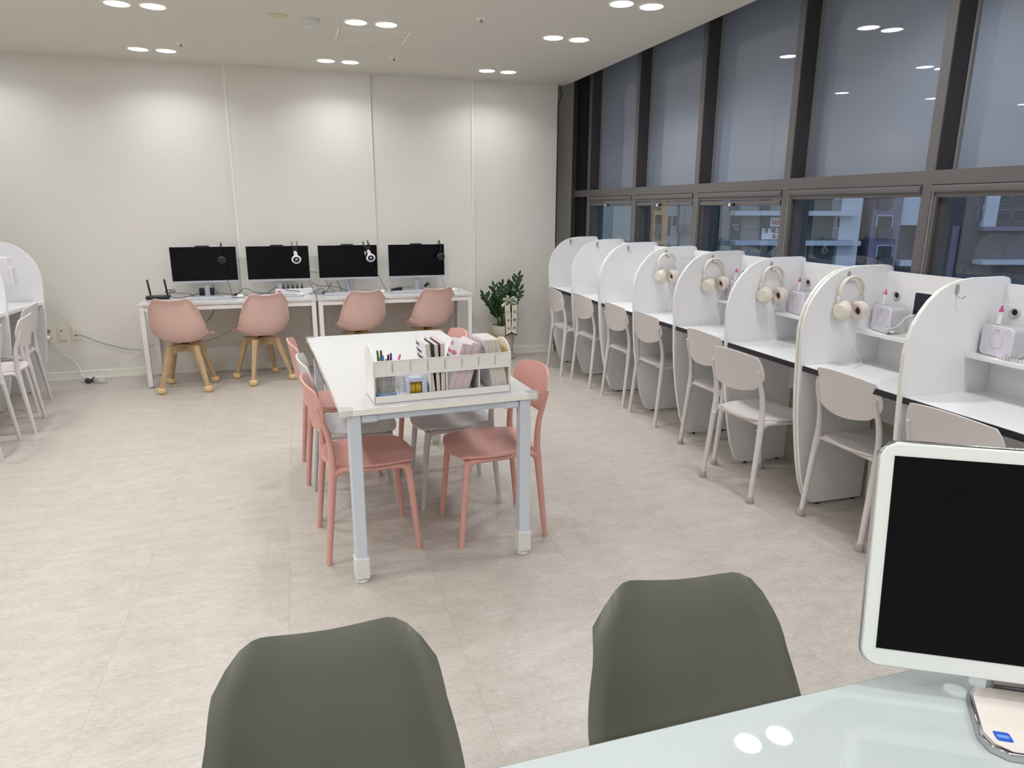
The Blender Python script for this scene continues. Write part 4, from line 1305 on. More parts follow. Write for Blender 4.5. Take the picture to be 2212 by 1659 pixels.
# ------------------------------------------------------------------ potted plant with ribbon
pl = empty('potted_plant', (2.055, 6.99, 0), 0, 'dark leafy plant in a tall beige pot by the back wall', 'plant')
MB().lathe([(0.0, 0), (0.10, 0), (0.112, 0.012), (0.112, 0.024), (0.104, 0.026), (0, 0.026)], 32).build('saucer', M_POT, pl)
MB().lathe([(0.088, 0.026), (0.098, 0.10), (0.110, 0.20), (0.116, 0.262), (0.134, 0.266), (0.138, 0.28), (0.142, 0.355), (0.140, 0.362), (0.126, 0.362), (0.124, 0.33), (0.0, 0.33)], 36).build('pot', M_POT, pl, ang=30)
MB().lathe([(0.124, 0.335), (0.0, 0.340)], 28, cap=False).build('soil', M_SOIL, pl)
pb = MB()
for q in range(46):
    a, rr = random.uniform(0, 2 * PI), random.uniform(0.01, 0.115)
    pb.ball((rr * cos(a), rr * sin(a), 0.344), random.uniform(0.007, 0.013), 6, 4, sc=(1, 1, 0.7))
pbo = pb.build('pebbles', M_PEB, pl)
pbo['kind'] = 'stuff'
leaf = MB()
lg = []
for i in range(7):
    u = i / 6
    w = 0.0185 * math.sin(PI * min(1, u * 0.93 + 0.07)) ** 0.8
    lg.append([(-w, 0.09 * u, 0.004 * abs(1) + 0.006 * u), (0, 0.09 * u, 0.0 + 0.006 * u), (w, 0.09 * u, 0.004 + 0.006 * u)])
leaf_src = None
stems = [((-0.05, -0.02), (-0.235, -0.03), 0.70, 15), ((-0.03, -0.04), (-0.13, -0.06), 0.79, 15), ((-0.01, 0.01), (-0.02, -0.02), 0.80, 14), ((0.02, 0.02), (0.16, -0.01), 0.885, 16),
         ((0.03, -0.02), (0.17, -0.05), 0.74, 12), ((-0.05, 0.03), (-0.09, 0.04), 0.60, 11), ((-0.04, -0.03), (-0.06, -0.08), 0.66, 12), ((0.02, 0.03), (0.06, 0.05), 0.78, 13)]
for (bx, by), (tx_, ty_), tz_, nl in stems:
    pts = []
    for k in range(7):
        t_ = k / 6
        pts.append(Vector((bx + (tx_ - bx) * t_ ** 1.6, by + (ty_ - by) * t_ ** 1.6, 0.33 + (tz_ - 0.33) * t_)))
    st = MB().tube(pts, [0.010, 0.009, 0.0075, 0.006, 0.005, 0.004, 0.003], 7, 2).build('stem', M_STEM, pl)
    for k in range(nl):
        t_ = 0.34 + 0.66 * (k + 0.5) / nl
        q = t_ * 6
        i = min(5, int(q))
        p = pts[i].lerp(pts[i + 1], q - i)
        d = (pts[i + 1] - pts[i]).normalized()
        if leaf_src is None:
            leaf_src = MB().shell(lg, 0.0009).build('leaf', M_LEAF, st, ang=70)
            lf = leaf_src
        else:
            lf = leaf_src.copy()
            COL.objects.link(lf)
            lf.parent = st
        side_ = 1 if k % 2 else -1
        base_az = (0 if side_ > 0 else PI) + random.uniform(-0.35, 0.35)
        elev = R(35) + random.uniform(-0.1, 0.25)
        hv = Vector((cos(base_az), sin(base_az), 0))
        yv = (hv * cos(elev) + d * sin(elev)).normalized()
        if k >= nl - 1:
            yv = d
        xv = yv.cross(Vector((0, -1, 0.35))).normalized()
        zv = xv.cross(yv).normalized()
        mm = Matrix((xv, yv, zv)).transposed().to_4x4()
        mm.translation = p
        lf.matrix_local = mm @ Matrix.Scale(random.uniform(0.85, 1.08) * (0.8 if t_ > 0.93 else 1), 4)
rb = empty('ribbon_bow', (2.075, 6.868, 0.60), 0, 'pale bow with two ivory ribbon tails bearing black characters on the plant', 'ribbon')
loops = [(-0.045, 0.0, 0.028, 200), (0.045, 0.035, 0.036, 30), (-0.05, 0.045, 0.026, 150), (-0.015, 0.07, 0.022, 100), (0.05, -0.005, 0.030, 0), (0.075, -0.02, 0.026, -30), (-0.06, -0.015, 0.028, 190),
         (0.005, 0.02, 0.022, 90), (-0.002, -0.03, 0.022, 260), (0.03, 0.05, 0.030, 60), (0.068, 0.025, 0.024, 20), (-0.03, 0.02, 0.024, 140)]
for (x, zz, rr, an) in loops:
    g = []
    for k in range(13):
        a = 2 * PI * k / 12
        c_ = Vector((rr * cos(a) * 1.25, 0, rr * sin(a) * 0.62))
        row = []
        for wv in (-0.013, 0.013):
            p = RY(-R(an)) @ Vector((c_.x, wv, c_.z))
            p = RX(R(28)) @ RZ(R(20 if x < 0 else -20)) @ p
            row.append((p.x + x * 0.9, p.y - abs(rr) * 0.4, p.z + zz * 0.9))
        g.append(row)
    MB().shell(g, 0.0008).build('loop', M_RIBG, rb, ang=80)
for x0, x1, chars in ((-0.062, -0.045, '川本五'), (0.018, 0.014, '祝開院')):
    out = [(x0, 0.0), (x0 + 0.070, 0.0), (x1 + 0.068, -0.30), ]
    inner_low = -0.305
    tl_ = MB().prism([(x0, 0.0), (x0 + 0.068, 0.0), (x1 + 0.066, -0.30 if x0 < 0 else -0.325), (x1, -0.325 if x0 < 0 else -0.30)], -0.0012, 0.0012, axis='y', M=T(0, -0.032, -0.01)).build('ribbon_tail', M_BLACK, rb, smooth=False)
    MB().prism([(x0 + 0.005, 0.0), (x0 + 0.063, 0.0), (x1 + 0.061, -0.285 if x0 < 0 else -0.312), (x1 + 0.005, -0.312 if x0 < 0 else -0.285)], -0.0022, -0.0012, axis='y', M=T(0, -0.032, -0.01)).build('ivory_face', M_RIB, tl_, smooth=False)
    for q, cch in enumerate(chars):
        xx_ = x0 + (x1 - x0) * (0.075 + 0.095 * q) / 0.3 + 0.034
        text_obj(cch, 0.034, M_INK, T(xx_, -0.0352, -0.085 - 0.085 * q) @ RX(PI / 2), parent=tl_, name='character')

# ------------------------------------------------------------------ carrel contents
def headphones(x, ydiv, z, label, lrot=(62, -48), tilt=0.0):
    """hung against the near face of a divider; arc in the x-z plane"""
    t = empty('headphones', (x, ydiv - 0.009, z), 0, label, 'headphones', 'cream headphones hung on carrel dividers', rot=(0, tilt, 0))
    rad = 0.066
    n = 22
    outer, inner = [], []
    pts = []
    for k in range(n + 1):
        a = R(-12) + (PI + R(24)) * k / n
        pts.append(Vector((rad * 0.98 * cos(a), -0.028, -rad + rad * sin(a) * 1.06)))
    band = MB().tube(pts, 0.0078, 8, 1, sq=(1.6, 0.62))
    band.build('headband', M_CREAM, t)
    pts2 = [Vector((p.x * 0.93, p.y, (p.z + rad) * 0.93 - rad)) for p in pts[3:-3]]
    MB().tube(pts2, 0.0055, 8, 1, sq=(1.5, 0.6)).build('band_pad', M_CREAMP, t)
    for s in (-1, 1):
        arm = MB().tube([pts[0] if s > 0 else pts[-1], Vector((s * 0.069, -0.028, -0.095)), Vector((s * 0.068, -0.030, -0.128))], [0.006, 0.0065, 0.005], 8, 2, sq=(1.2, 0.8))
        arm.build('yoke_arm', M_CREAM, t)
        an = lrot[0] if s < 0 else lrot[1]
        # cup axis: pointing outwards, yawed so that the left shows its outside, the right its pad
        if s < 0:
            Mx = T(s * 0.052, -0.040, -0.150) @ RZ(R(203)) @ RX(R(0)) @ RY(PI / 2)
        else:
            Mx = T(s * 0.050, -0.040, -0.150) @ RZ(R(14)) @ RY(R(-10)) @ RY(PI / 2)
        cp = MB().lathe([(0.0, 0.023), (0.029, 0.023), (0.0325, 0.019), (0.0335, 0.011), (0.041, 0.006), (0.043, -0.002), (0.040, -0.008), (0.0, -0.008)], 30, M=Mx).build('ear_cup', M_CREAM, t, ang=30)
        MB().torus(0.0285, 0.0140, 30, 10, sc=(1.08, 0.95, 0.95), M=Mx @ T(0, 0, -0.016)).build('ear_pad', M_CREAMP, cp)
        MB().lathe([(0.020, -0.012), (0.0, -0.012)], 24, cap=False, M=Mx).build('ear_mesh', M_DARKIN, cp)
    return t


HP = [(2.667, 4.74, 'cream headphones on the divider farthest from the camera'), (2.672, 4.135, 'cream headphones second farthest, tilted, cord from the left cup'),
      (2.690, 3.525, 'cream headphones third from the far end of the row'), (2.662, 2.869, 'cream headphones nearest the camera, on the doubled divider')]
for n, (x, y, lb) in enumerate(HP):
    headphones(x, y, 1.238, lb, tilt=R(-9) if n == 1 else 0).scale = (1.14, 1.0, 1.10)
    zb = 1.238 - 0.185
    yd = y - 0.05
    if n == 0:
        pts = [(x + 0.045, yd, zb), (x + 0.03, yd, 1.0), (x + 0.06, yd - 0.02, 0.96), (x - 0.005, yd, 0.93), (x - 0.04, yd, 0.90), (x + 0.02, yd - 0.01, 0.87), (x + 0.02, yd - 0.02, 0.815), (x + 0.03, yd - 0.05, 0.794)]
    elif n == 1:
        pts = [(x - 0.045, yd, zb - 0.005), (x - 0.03, yd, 1.0), (x - 0.075, yd, 0.95), (x - 0.02, yd, 0.90), (x - 0.065, yd - 0.02, 0.83), (x - 0.06, yd - 0.06, 0.794), (x + 0.0, yd - 0.10, 0.794), (x + 0.04, yd - 0.05, 0.83), (x + 0.05, yd, 0.90), (x + 0.02, yd, 0.95), (x + 0.07, yd, 1.0), (x + 0.05, yd, zb)]
    elif n == 2:
        pts = [(x + 0.055, yd, zb), (x + 0.0, yd, 0.98), (x - 0.02, yd, 0.94), (x - 0.01, yd, 0.90), (x - 0.005, yd - 0.02, 0.83), (x + 0.03, yd - 0.08, 0.794), (x + 0.01, yd - 0.14, 0.794)]
    else:
        pts = [(x - 0.025, yd, zb - 0.005), (x - 0.02, yd, 0.98), (x + 0.01, yd, 0.92), (x + 0.055, yd - 0.01, 0.86), (x + 0.07, yd - 0.04, 0.80), (x + 0.02, yd - 0.06, 0.794), (x - 0.04, yd - 0.10, 0.794)]
    cable('headphone_cord', pts, 0.0014, M_CABLEW, 'thin white cord hanging from the ' + lb.split('cream ')[1].split(',')[0], 'thin white headphone cords in the window carrels', n=5, sm=5)


def cd_player(x, y, rz, label, wide=0.158, cap_tilt=0.0):
    t = empty('cd_player', (x, y, 0.965), rz, label, 'cd player', 'white square cd players on the carrel shelves')
    # local: front faces -x, width along y, height z
    w, h, d = wide, 0.130, 0.085
    MB().prism(rrect(w - 0.004, h - 0.004, 0.020, 6, 0, h / 2 + 0.002), 0.006, d, axis='x').build('body', M_GREYR, t, bevel=0.004)
    fp = MB().prism(rrect(w, h, 0.024, 7, 0, h / 2 + 0.002), 0.0, 0.008, axis='x').build('front_panel', M_LILAC, t, bevel=0.003)
    MB().torus(0.034, 0.0012, 36, 5, M=T(0.0, 0, h / 2 + 0.006) @ RY(PI / 2)).build('dial', M_GREYR, fp)
    MB().torus(0.010, 0.0008, 18, 5, M=T(0.0, -w * 0.33, h * 0.83) @ RY(PI / 2)).build('button', M_GREYR, fp)
    MB().torus(0.008, 0.0008, 18, 5, M=T(0.0, w * 0.33, h * 0.20) @ RY(PI / 2)).build('button', M_GREYR, fp)
    MB().box(-0.0008, 0, -0.012, 0.012, h * 0.86, h * 0.875).build('label_mark', M_CABLEG, fp, smooth=False)
    return t


CD = [(2.790, 2.138, -8, 'on the shelf nearest the camera'), (2.800, 2.765, -14, 'beside the nearest headphones'), (2.800, 3.405, -8, 'beside the second-nearest headphones'),
      (2.795, 4.030, -5, 'half hidden by the second-nearest headphone divider')]
for n, (x, y, a, lb) in enumerate(CD):
    cd_player(x, y, R(a), 'white square cd player with round dial ' + lb)
    hl_ = empty('highlighter', (x + 0.035, y + 0.030, 1.098), 0, 'magenta-tipped highlighter on the cd player ' + lb, 'pen', 'magenta-tipped highlighters in the window carrels', rot=(0, R(4), 0))
    hl_.scale = (1.1, 1.1, 0.86)
    MB().tube([(0, 0, 0), (0, 0, 0.062)], 0.0085, 12, 1, sq=(1, 0.8)).build('barrel', M_WHITEPL, hl_)
    MB().tube([(0, 0, 0.062), (0, 0, 0.074), (0, 0, 0.078), (0, 0, 0.092)], [0.0085, 0.007, 0.005, 0.003], 12, 1).build('cap', M_MAGENTA, hl_)
    top = Vector((x + 0.041, y + 0.03, 1.177))
    if n == 0:
        pts = [top, (x + 0.05, y + 0.0, 1.184), (x + 0.07, y - 0.06, 1.165), (x + 0.07, y - 0.10, 1.10), (x + 0.06, y - 0.11, 1.04), (x + 0.02, y - 0.09, 0.975), (x - 0.01, y - 0.07, 0.970)]
    elif n == 1:
        pts = [top, (x + 0.02, y + 0.02, 1.15), (x - 0.01, y + 0.02, 1.10), (x - 0.02, y + 0.03, 1.03), (x - 0.02, y + 0.04, 0.985)]
    else:
        pts = [top, (x + 0.05, y - 0.01, 1.183), (x + 0.075, y - 0.05, 1.165), (x + 0.095, y - 0.075, 1.148)]
    cable('player_cord', pts, 0.0016 if n == 0 else 0.0010, M_CABLEW, 'thin white cord of the cd player ' + lb, 'thin white cords of the cd players', n=5, sm=6)
tag(MB().tube([(2.86, 4.60, 1.19), (2.80, 4.62, 1.21), (2.755, 4.66, 1.20)], 0.0008, 5, 5).build('player_cord', M_CABLEG), 'thin grey cord beside the farthest headphones', 'cable')
hl_ = empty('highlighter', (2.86, 4.60, 1.128), 0, 'magenta highlighter tip peeping over the divider beside the farthest headphones', 'pen', 'magenta-tipped highlighters in the window carrels')
MB().tube([(0, 0, 0), (0, 0, 0.05)], 0.0085, 12, 1, sq=(1, 0.8)).build('barrel', M_WHITEPL, hl_)
MB().tube([(0, 0, 0.05), (0, 0, 0.062), (0, 0, 0.066), (0, 0, 0.082)], [0.0085, 0.007, 0.005, 0.003], 12, 1).build('cap', M_MAGENTA, hl_)
cd_player(2.795, 4.60, R(-5), 'white square cd player hidden behind the divider with the second headphones')

# coiled white handset cord and round white speaker on the nearest shelf
cc_ = MB()
pts = []
for k in range(160):
    a = k * 0.8
    s_ = k / 159
    pts.append((2.765 + 0.04 * s_ + 0.006 * cos(a), 2.10 - 0.24 * s_, 0.9735 + 0.006 * sin(a)))
cc_.tube(pts, 0.0018, 5)
tag(cc_.build('spiral_cord', M_CABLEW), 'curly white cord lying along the nearest carrel shelf', 'cable')


def crumpled(name, loc, sx, sy, sz, label, seed):
    random.seed(seed)
    b = MB()
    b.ball((0, 0, 0), 1.0, 16, 10, sc=(sx, sy, sz))
    b.v = [v * random.uniform(0.72, 1.12) for v in b.v[:]]
    # weld poles and seam consistently
    n_ = 16
    for i in (0, 10):
        for k in range(n_): b.v[i * n_ + k] = b.v[i * n_].copy()
    o = b.build(name, M_BAG, ang=12)
    o.location = loc
    return tag(o, label, 'plastic bag', 'clear crumpled plastic bags in the carrels')


M_BAG = glass_mat('thin_plastic_film', (0.97, 0.97, 0.96), gloss=0.9, rough=0.15, body=(230, 232, 226), bodyfac=0.10, double=1.6)
crumpled('plastic_bag', (2.80, 2.665, 0.990), 0.035, 0.06, 0.024, 'clear crumpled plastic bag on the shelf beside the nearest headphones', 3)
crumpled('plastic_bag', (2.775, 2.045, 0.985), 0.020, 0.035, 0.018, 'small clear plastic bag in front of the nearest cd player', 5)
crumpled('plastic_bag', (2.76, 4.025, 0.985), 0.02, 0.04, 0.018, 'clear plastic bag at the shelf end beside the second headphones', 8)
cable('player_cord', [(2.775, 2.70, 0.99), (2.80, 2.66, 1.01), (2.82, 2.63, 1.06), (2.84, 2.60, 1.075)], 0.003, M_CABLEW, 'white cable rising out of the plastic bag beside the nearest headphones')
random.seed(11)

# things on the left carrel
wbx = empty('white_box', (-2.22, 6.40, 0.966), R(-5), 'white box standing upright on the shelf of the left carrel', 'box')
MB().box(-0.075, 0.055, -0.04, 0.04, 0.0, 0.215).build('box_body', M_LAM, wbx, bevel=0.003)
MB().box(0.055, 0.075, -0.035, 0.035, 0.0, 0.14).build('box_step', M_LAM, wbx, bevel=0.003)
MB().box(-0.062, 0.045, -0.041, -0.04, 0.06, 0.20).build('box_face', M_WHITEPL, wbx)

# ------------------------------------------------------------------ glass desk and large monitor in the foreground
gd = empty('glass_desk', (0.65, 0.50, 0), 0, 'white desk with a pale green back-painted glass top in the foreground', 'desk')
MB().box(-1.15, 1.15, -0.33, 0.352, 0.725, 0.733).build('glass_top', M_DESKG, gd, smooth=False, bevel=0.0015)
eg = MB().box(-1.15, 1.15, 0.352, 0.3528, 0.7262, 0.732)
eg.build('glass_edge', M_DESKE, gd, smooth=False)
MB().box(-1.145, 1.145, -0.325, 0.345, 0.700, 0.725).build('desk_board', M_DESKW, gd, smooth=False)
for sx in (-1, 1):
    MB().box(sx * 1.10 - 0.02, sx * 1.10 + 0.02, -0.30, 0.30, 0.0, 0.70).build('side_panel', M_DESKW, gd, smooth=False)

ang = R(-30)
mo = empty('large_monitor', (1.146, 0.684, 0.733), ang, 'large white-bezelled monitor with chrome rim on the glass desk at the right', 'monitor')
TILT = R(-8)
W2, H2 = 0.287, 0.395
# local: x along width, facing -y ; pivot at bottom edge
Mt = T(0, 0.0, 0.064) @ RX(TILT)
MB().prism(rrect(2 * W2, H2, 0.030, 8, 0, H2 / 2), 0.0, 0.022, axis='y', M=Mt).build('bezel', mat('pearl_white_bezel', (216, 220, 216), 0.35), mo, bevel=0.002)
MB().prism(rrect(2 * W2 + 0.006, H2 + 0.006, 0.033, 8, 0, H2 / 2), 0.004, 0.018, axis='y', M=Mt).build('chrome_rim', M_CHROME, mo, bevel=0.003)
MB().box(-W2 + 0.022, W2 - 0.022, -0.0012, 0.0, 0.032, H2 - 0.022, M=Mt).build('screen', M_SCREEN2, mo, smooth=False)
MB().prism([(-0.055, 0.0), (0.055, 0.0), (0.055, 0.20), (-0.055, 0.20)], 0.055, 0.075, axis='y').build('neck', M_CHROME, mo, bevel=0.004)
MB().box(-0.05, 0.05, 0.060, 0.074, 0.16, 0.24).build('hinge_block', M_WHITEPL, mo, bevel=0.004)
base = [(-0.085, 0.085), (-0.105, 0.06), (-0.125, -0.045), (-0.118, -0.070), (-0.095, -0.085), (0.095, -0.085), (0.118, -0.070), (0.125, -0.045), (0.105, 0.06), (0.085, 0.085)]
base = [(a + 0.004, b - 0.030) for a, b in base]
bs = MB().prism(base, 0.0, 0.015).build('base_plate', M_CHROME, mo, bevel=0.003)
MB().prism([(0.004 + (a - 0.004) * 0.94, -0.030 + (b + 0.030) * 0.92) for a, b in base], 0.015, 0.0162).build('base_cover', mat('pearl_base', (224, 216, 208), 0.25), bs)
MB().prism(rrect(0.024, 0.022, 0.004, 4, -0.088, -0.078), 0.0162, 0.0167).build('blue_sticker', M_PURPLEB, bs)
MB().prism(rrect(0.018, 0.007, 0.003, 4, -0.088, -0.078), 0.0167, 0.0170).build('sticker_mark', mat('sticker_light', (110, 150, 220), 0.4), bs)

# ------------------------------------------------------------------ buildings across the street
D = 70.0
Fh = Vector((sin(YAW), cos(YAW), 0))
def fp(px, py):
    d = F + R2 * ((px - 1106) / FPX) - U2 * ((py - 829.5) / FPX)
    t_ = D / d.dot(Fh)
    return (d.dot(Rt) * t_, CAM_H + d.z * t_)
def bld(name, label):
    return empty(name, tuple(Fh * D), -YAW, label, 'building', 'buildings across the street')
def fbox(px0, py0, px1, py1, d0, d1):
    (u0, z1), (u1, z0) = fp(px0, py0), fp(px1, py1)
    return MB().box(u0, u1, d0, d1, min(z0, z1), max(z0, z1))
def extrude_wall(px0, px1, zt, zb, d0, d1, m_, par, name='wall'):
    u0, u1 = fp(px0, 480)[0], fp(px1, 480)[0]
    return MB().box(u0, u1, d0, d1, zb, zt).build(name, m_, par, smooth=False)
GZ = -13.0
W_LB = mat('pale_blue_white_render', (206, 212, 222), 0.8)
W_OR = mat('ochre_render', (200, 164, 112), 0.8)
W_GR = mat('grey_render', (150, 152, 152), 0.8)
W_DG = mat('dark_glass', (40, 56, 74), 0.2)
W_BR = mat('brown_grey_render', (104, 98, 104), 0.85)
W_MV = mat('mauve_render', (140, 132, 152), 0.85)
W_DK = mat('dark_grey_green_render', (84, 92, 94), 0.85)
W_ST = mat('stucco_green_grey', (172, 178, 172), 0.9)
tag(MB().box(-80, 160, -20, 200, GZ - 0.5, GZ).build('street_ground', mat('asphalt', (70, 72, 78), 0.9), smooth=False), kind='structure')

b0 = bld('apartment_building', 'plain grey-green building wall seen through the farthest lower window')
extrude_wall(1255, 1376, 6.0, GZ, -2, 8, W_ST, b0)
fbox(1255, 566, 1376, 574, -2.1, -2).build('band', W_GR, b0, smooth=False)

b1 = bld('apartment_building', 'pale apartment building with ochre-framed balconies across the street')
extrude_wall(1378, 1500, 4.0, GZ, 0, 9, W_LB, b1)
for fz in range(-1, 2):
    dy = 64 * fz
    if 455 + dy < 380: continue
    fbox(1400, 455 + dy, 1434, 464 + dy, -1.5, 0).build('balcony_slab', W_OR, b1, smooth=False)
    fbox(1400, 464 + dy, 1406, 519 + dy, -1.5, 0).build('balcony_pier', W_OR, b1, smooth=False)
    fbox(1425, 464 + dy, 1433, 519 + dy, -1.5, 0).build('balcony_pier', W_OR, b1, smooth=False)
    wn_ = fbox(1409, 464 + dy, 1424, 506 + dy, -0.1, 0.05).build('window', W_DG, b1, smooth=False)
    rl = MB()
    for q in range(9):
        x_ = 1407 + q * 2.2
        u_, z0_ = fp(x_, 506 + dy)
        rl.box(u_ - 0.02, u_ + 0.02, -1.45, -1.41, z0_, fp(x_, 486 + dy)[1])
    (ua, za), (ub, _) = fp(1406, 486 + dy), fp(1425, 486 + dy)
    rl.box(ua, ub, -1.46, -1.40, za - 0.04, za + 0.04)
    rl.build('railing', W_GR, b1, smooth=False)
    fbox(1435, 466 + dy, 1447, 508 + dy, -0.1, 0).build('window', W_BR, b1, smooth=False)
    fw = fbox(1451, 464 + dy, 1461, 489 + dy, -0.12, 0).build('window_frame', W_LB, b1, smooth=False)
    fbox(1453, 467 + dy, 1456, 487 + dy, -0.14, -0.12).build('pane', W_DG, fw, smooth=False)
    fbox(1457.5, 467 + dy, 1460, 487 + dy, -0.14, -0.12).build('pane', W_DG, fw, smooth=False)
    fbox(1465, 440 + dy, 1491, 502 + dy, -0.9, 0).build('bay', W_GR, b1, smooth=False)
    rl = MB()
    for q in range(12):
        x_ = 1464 + q * 2.4
        u_, z0_ = fp(x_, 506 + dy)
        rl.box(u_ - 0.02, u_ + 0.02, -1.2, -1.16, z0_, fp(x_, 483 + dy)[1])
    (ua, za), (ub, _) = fp(1463, 483 + dy), fp(1492, 483 + dy)
    rl.box(ua, ub, -1.22, -1.14, za - 0.04, za + 0.04)
    rl.build('railing', W_GR, b1, smooth=False)
fbox(1493, 440, 1497, 560, -0.6, 0).build('pilaster', W_LB, b1, smooth=False)

b2 = bld('commercial_building', 'commercial building with white floor bands and orange and white shop signs across the street')
extrude_wall(1560, 1842, 5.0, GZ, 0, 12, W_GR, b2)
for dy in (-62, 0, 63, 126):
    fbox(1578, 455 + dy, 1842, 466 + dy, -1.6, 0).build('floor_band', W_LB, b2, smooth=False)
    fbox(1579, 466 + dy, 1598, 518 + dy, -0.1, 0).build('window', W_DK, b2, smooth=False)
    fbox(1645, 466 + dy, 1662, 518 + dy, -0.1, 0).build('window', W_DK, b2, smooth=False)
    fbox(1744, 466 + dy, 1795, 518 + dy, -0.1, 0).build('window', W_DK, b2, smooth=False)
    fbox(1600, 495 + dy, 1643, 496 + dy, -0.05, 0).build('panel_joint', W_DK, b2, smooth=False)
    fw = fbox(1806, 468 + dy, 1817, 493 + dy, -0.12, 0).build('window_frame', W_LB, b2, smooth=False)
    fbox(1808, 470 + dy, 1811, 491 + dy, -0.14, -0.12).build('pane', W_DG, fw, smooth=False)
    fbox(1812.5, 470 + dy, 1815.5, 491 + dy, -0.14, -0.12).build('pane', W_DG, fw, smooth=False)
fbox(1818, 425, 1842, 590, -0.3, 0).build('corner_wall', W_LB, b2, smooth=False)
SIGNW = mat('sign_white', (238, 238, 244), 0.6)
SIGNO = mat('sign_orange', (214, 96, 70), 0.6)
SIGNK = mat('sign_dark_grey', (66, 66, 74), 0.6)
def sign_text(par, body, px, py, hpx, mm):
    u_, z_ = fp(px, py)
    size = abs(fp(px, py)[1] - fp(px, py + hpx)[1])
    text_obj(body, size, mm, T(u_, -0.34, z_) @ RX(PI / 2), parent=par, ext=0.01, bold=size * 0.02, align='LEFT')
s1 = fbox(1663, 470, 1702, 489, -0.32, -0.1).build('sign_panel', SIGNW, b2, smooth=False)
sign_text(s1, 'too', 1665, 479, 19, SIGNO)
s2 = fbox(1645, 493, 1659, 517, -0.32, -0.1).build('sign_panel', SIGNW, b2, smooth=False)
sign_text(s2, '엠', 1647, 499, 11.5, SIGNK)
s3 = fbox(1661, 493, 1702, 517, -0.32, -0.1).build('sign_panel', SIGNW, b2, smooth=False)
sign_text(s3, '베스트', 1662, 499, 12.5, SIGNK)
sign_text(s3, '홈고입', 1665, 511, 9.5, SIGNO)
for px, py, tx2 in ((1588, 473, '✓'), (1588, 487, '셀스타'), (1590, 495, '학원')):
    u_, z_ = fp(px, py)
    text_obj(tx2, 0.24, SIGNW, T(u_, -0.16, z_) @ RX(PI / 2), parent=b2, ext=0.01, name='window_lettering')

b3 = bld('apartment_building', 'mauve apartment building with white-framed balcony windows behind the fourth lower window')
extrude_wall(1842, 1883, 5.0, GZ, 2, 14, W_BR, b3)
extrude_wall(1883, 1946, 5.0, GZ, 0, 14, W_MV, b3)
fbox(1951, 425, 1987, 487, 0.5, 10).build('bay', W_LB, b3, smooth=False)
fbox(1946, 487, 1987, 562, 1.0, 10).build('lower_bay', W_BR, b3, smooth=False)
fbox(1940, 562, 1987, 574, -0.5, 10).build('parapet', W_LB, b3, smooth=False)
for dy in (-64, 0, 64):
    fw = fbox(1894, 465 + dy, 1925, 491 + dy, -0.12, 0).build('window_frame', W_LB, b3, smooth=False)
    fbox(1896, 467 + dy, 1908.5, 491 + dy, -0.16, -0.12).build('pane', W_DK, fw, smooth=False)
    fbox(1910.5, 467 + dy, 1923, 491 + dy, -0.16, -0.12).build('pane', W_DK, fw, smooth=False)
    fbox(1894, 492 + dy, 1922, 514 + dy, -0.5, 0).build('balcony_front', W_BR, b3, smooth=False)
b4 = bld('apartment_building', 'dim apartment building with rows of windows behind the nearest lower window')
extrude_wall(2085, 2330, 6.0, GZ, 0, 14, W_BR, b4)
for (c0) in (2112, 2150, 2188, 2226):
    for dy in (-48, -14, 22):
        fw = fbox(c0, 430 + dy, c0 + 30, 456 + dy, -0.12, 0).build('window_frame', W_MV, b4, smooth=False)
        fbox(c0 + 2, 432 + dy, c0 + 14, 454 + dy, -0.16, -0.12).build('pane', W_DK, fw, smooth=False)
        fbox(c0 + 16, 432 + dy, c0 + 28, 454 + dy, -0.16, -0.12).build('pane', W_DK, fw, smooth=False)
fbox(2134, 380, 2143, 490, -0.5, 0).build('pilaster', W_LB, b4, smooth=False)
fbox(2110, 489, 2215, 498, -1.0, 0).build('floor_band', W_MV, b4, smooth=False)
fbox(2100, 560, 2330, 570, -1.6, 0).build('floor_band', W_LB, b4, smooth=False)
b5 = bld('apartment_building', 'low mauve-grey block between the mauve and the dim apartment buildings')
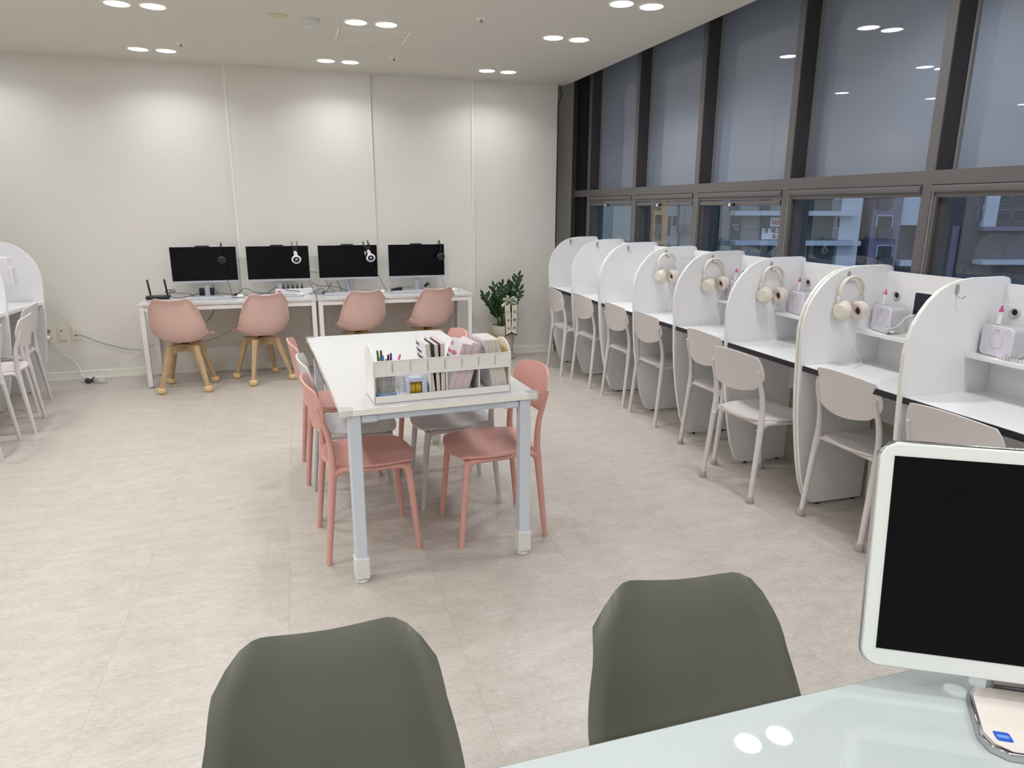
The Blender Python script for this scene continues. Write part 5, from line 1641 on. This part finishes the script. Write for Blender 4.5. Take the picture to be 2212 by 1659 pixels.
extrude_wall(1989, 2083, 0.0, GZ, 0.5, 8, W_MV, b5)
b6 = bld('apartment_building', 'added filler block in reflection teal between the ochre-framed and the commercial building')
extrude_wall(1502, 1558, 3.0, GZ, 1.0, 8.0, mat('teal_reflection_tint', (78, 96, 104), 0.85), b6)  # added filler closing the sky gap; teal stands in for dark glass reflection

# bare winter trees in front of the ochre building
TD = 40.0
def tree(px, pyt, spread, label, seed):
    random.seed(seed)
    d = F + R2 * ((px - 1106) / FPX) - U2 * ((pyt - 829.5) / FPX)
    t_ = TD / d.dot(Fh)
    top = Vector((0, 0, CAM_H)) + d * t_
    t = empty('bare_tree', (top.x, top.y, GZ), 0, label, 'tree', 'bare winter trees in the street')
    H = top.z - GZ
    trk = MB().tube([(0, 0, 0), (0.1, 0, H * 0.35), (0, 0.05, H * 0.62)], [0.16, 0.12, 0.07], 8, 3).build('trunk', mat('bare_bark', (86, 80, 82), 0.9), t)
    for q in range(13):
        a = 2 * PI * q / 13 + random.uniform(-0.2, 0.2)
        z0_ = H * random.uniform(0.45, 0.66)
        ln = H * random.uniform(0.25, 0.36)
        p = Vector((0.02, 0.03, z0_))
        dr = Vector((cos(a) * spread, sin(a) * spread, 1)).normalized()
        pts = [p]
        for k in range(4):
            dr = (dr + Vector((random.uniform(-0.25, 0.25), random.uniform(-0.25, 0.25), 0.05))).normalized()
            p = p + dr * ln / 4
            pts.append(p.copy())
        br = MB().tube(pts, [0.05, 0.035, 0.025, 0.015, 0.008], 5, 1)
        for k in range(1, 5):
            for s_ in range(2):
                dv = (Vector((random.uniform(-1, 1), random.uniform(-1, 1), random.uniform(0, 1))).normalized() + dr).normalized()
                br.tube([pts[k], pts[k] + dv * ln * 0.14, pts[k] + dv * ln * 0.24 + Vector((0, 0, 0.05))], [0.014, 0.01, 0.006], 4, 1)
        br.build('branch', MATS['bare_bark'], t)
    return t
tree(1443, 508, 0.75, 'bare winter tree left of its pair seen through the second lower window', 21)
tree(1478, 488, 0.65, 'taller bare winter tree right of its pair seen through the second lower window', 22)
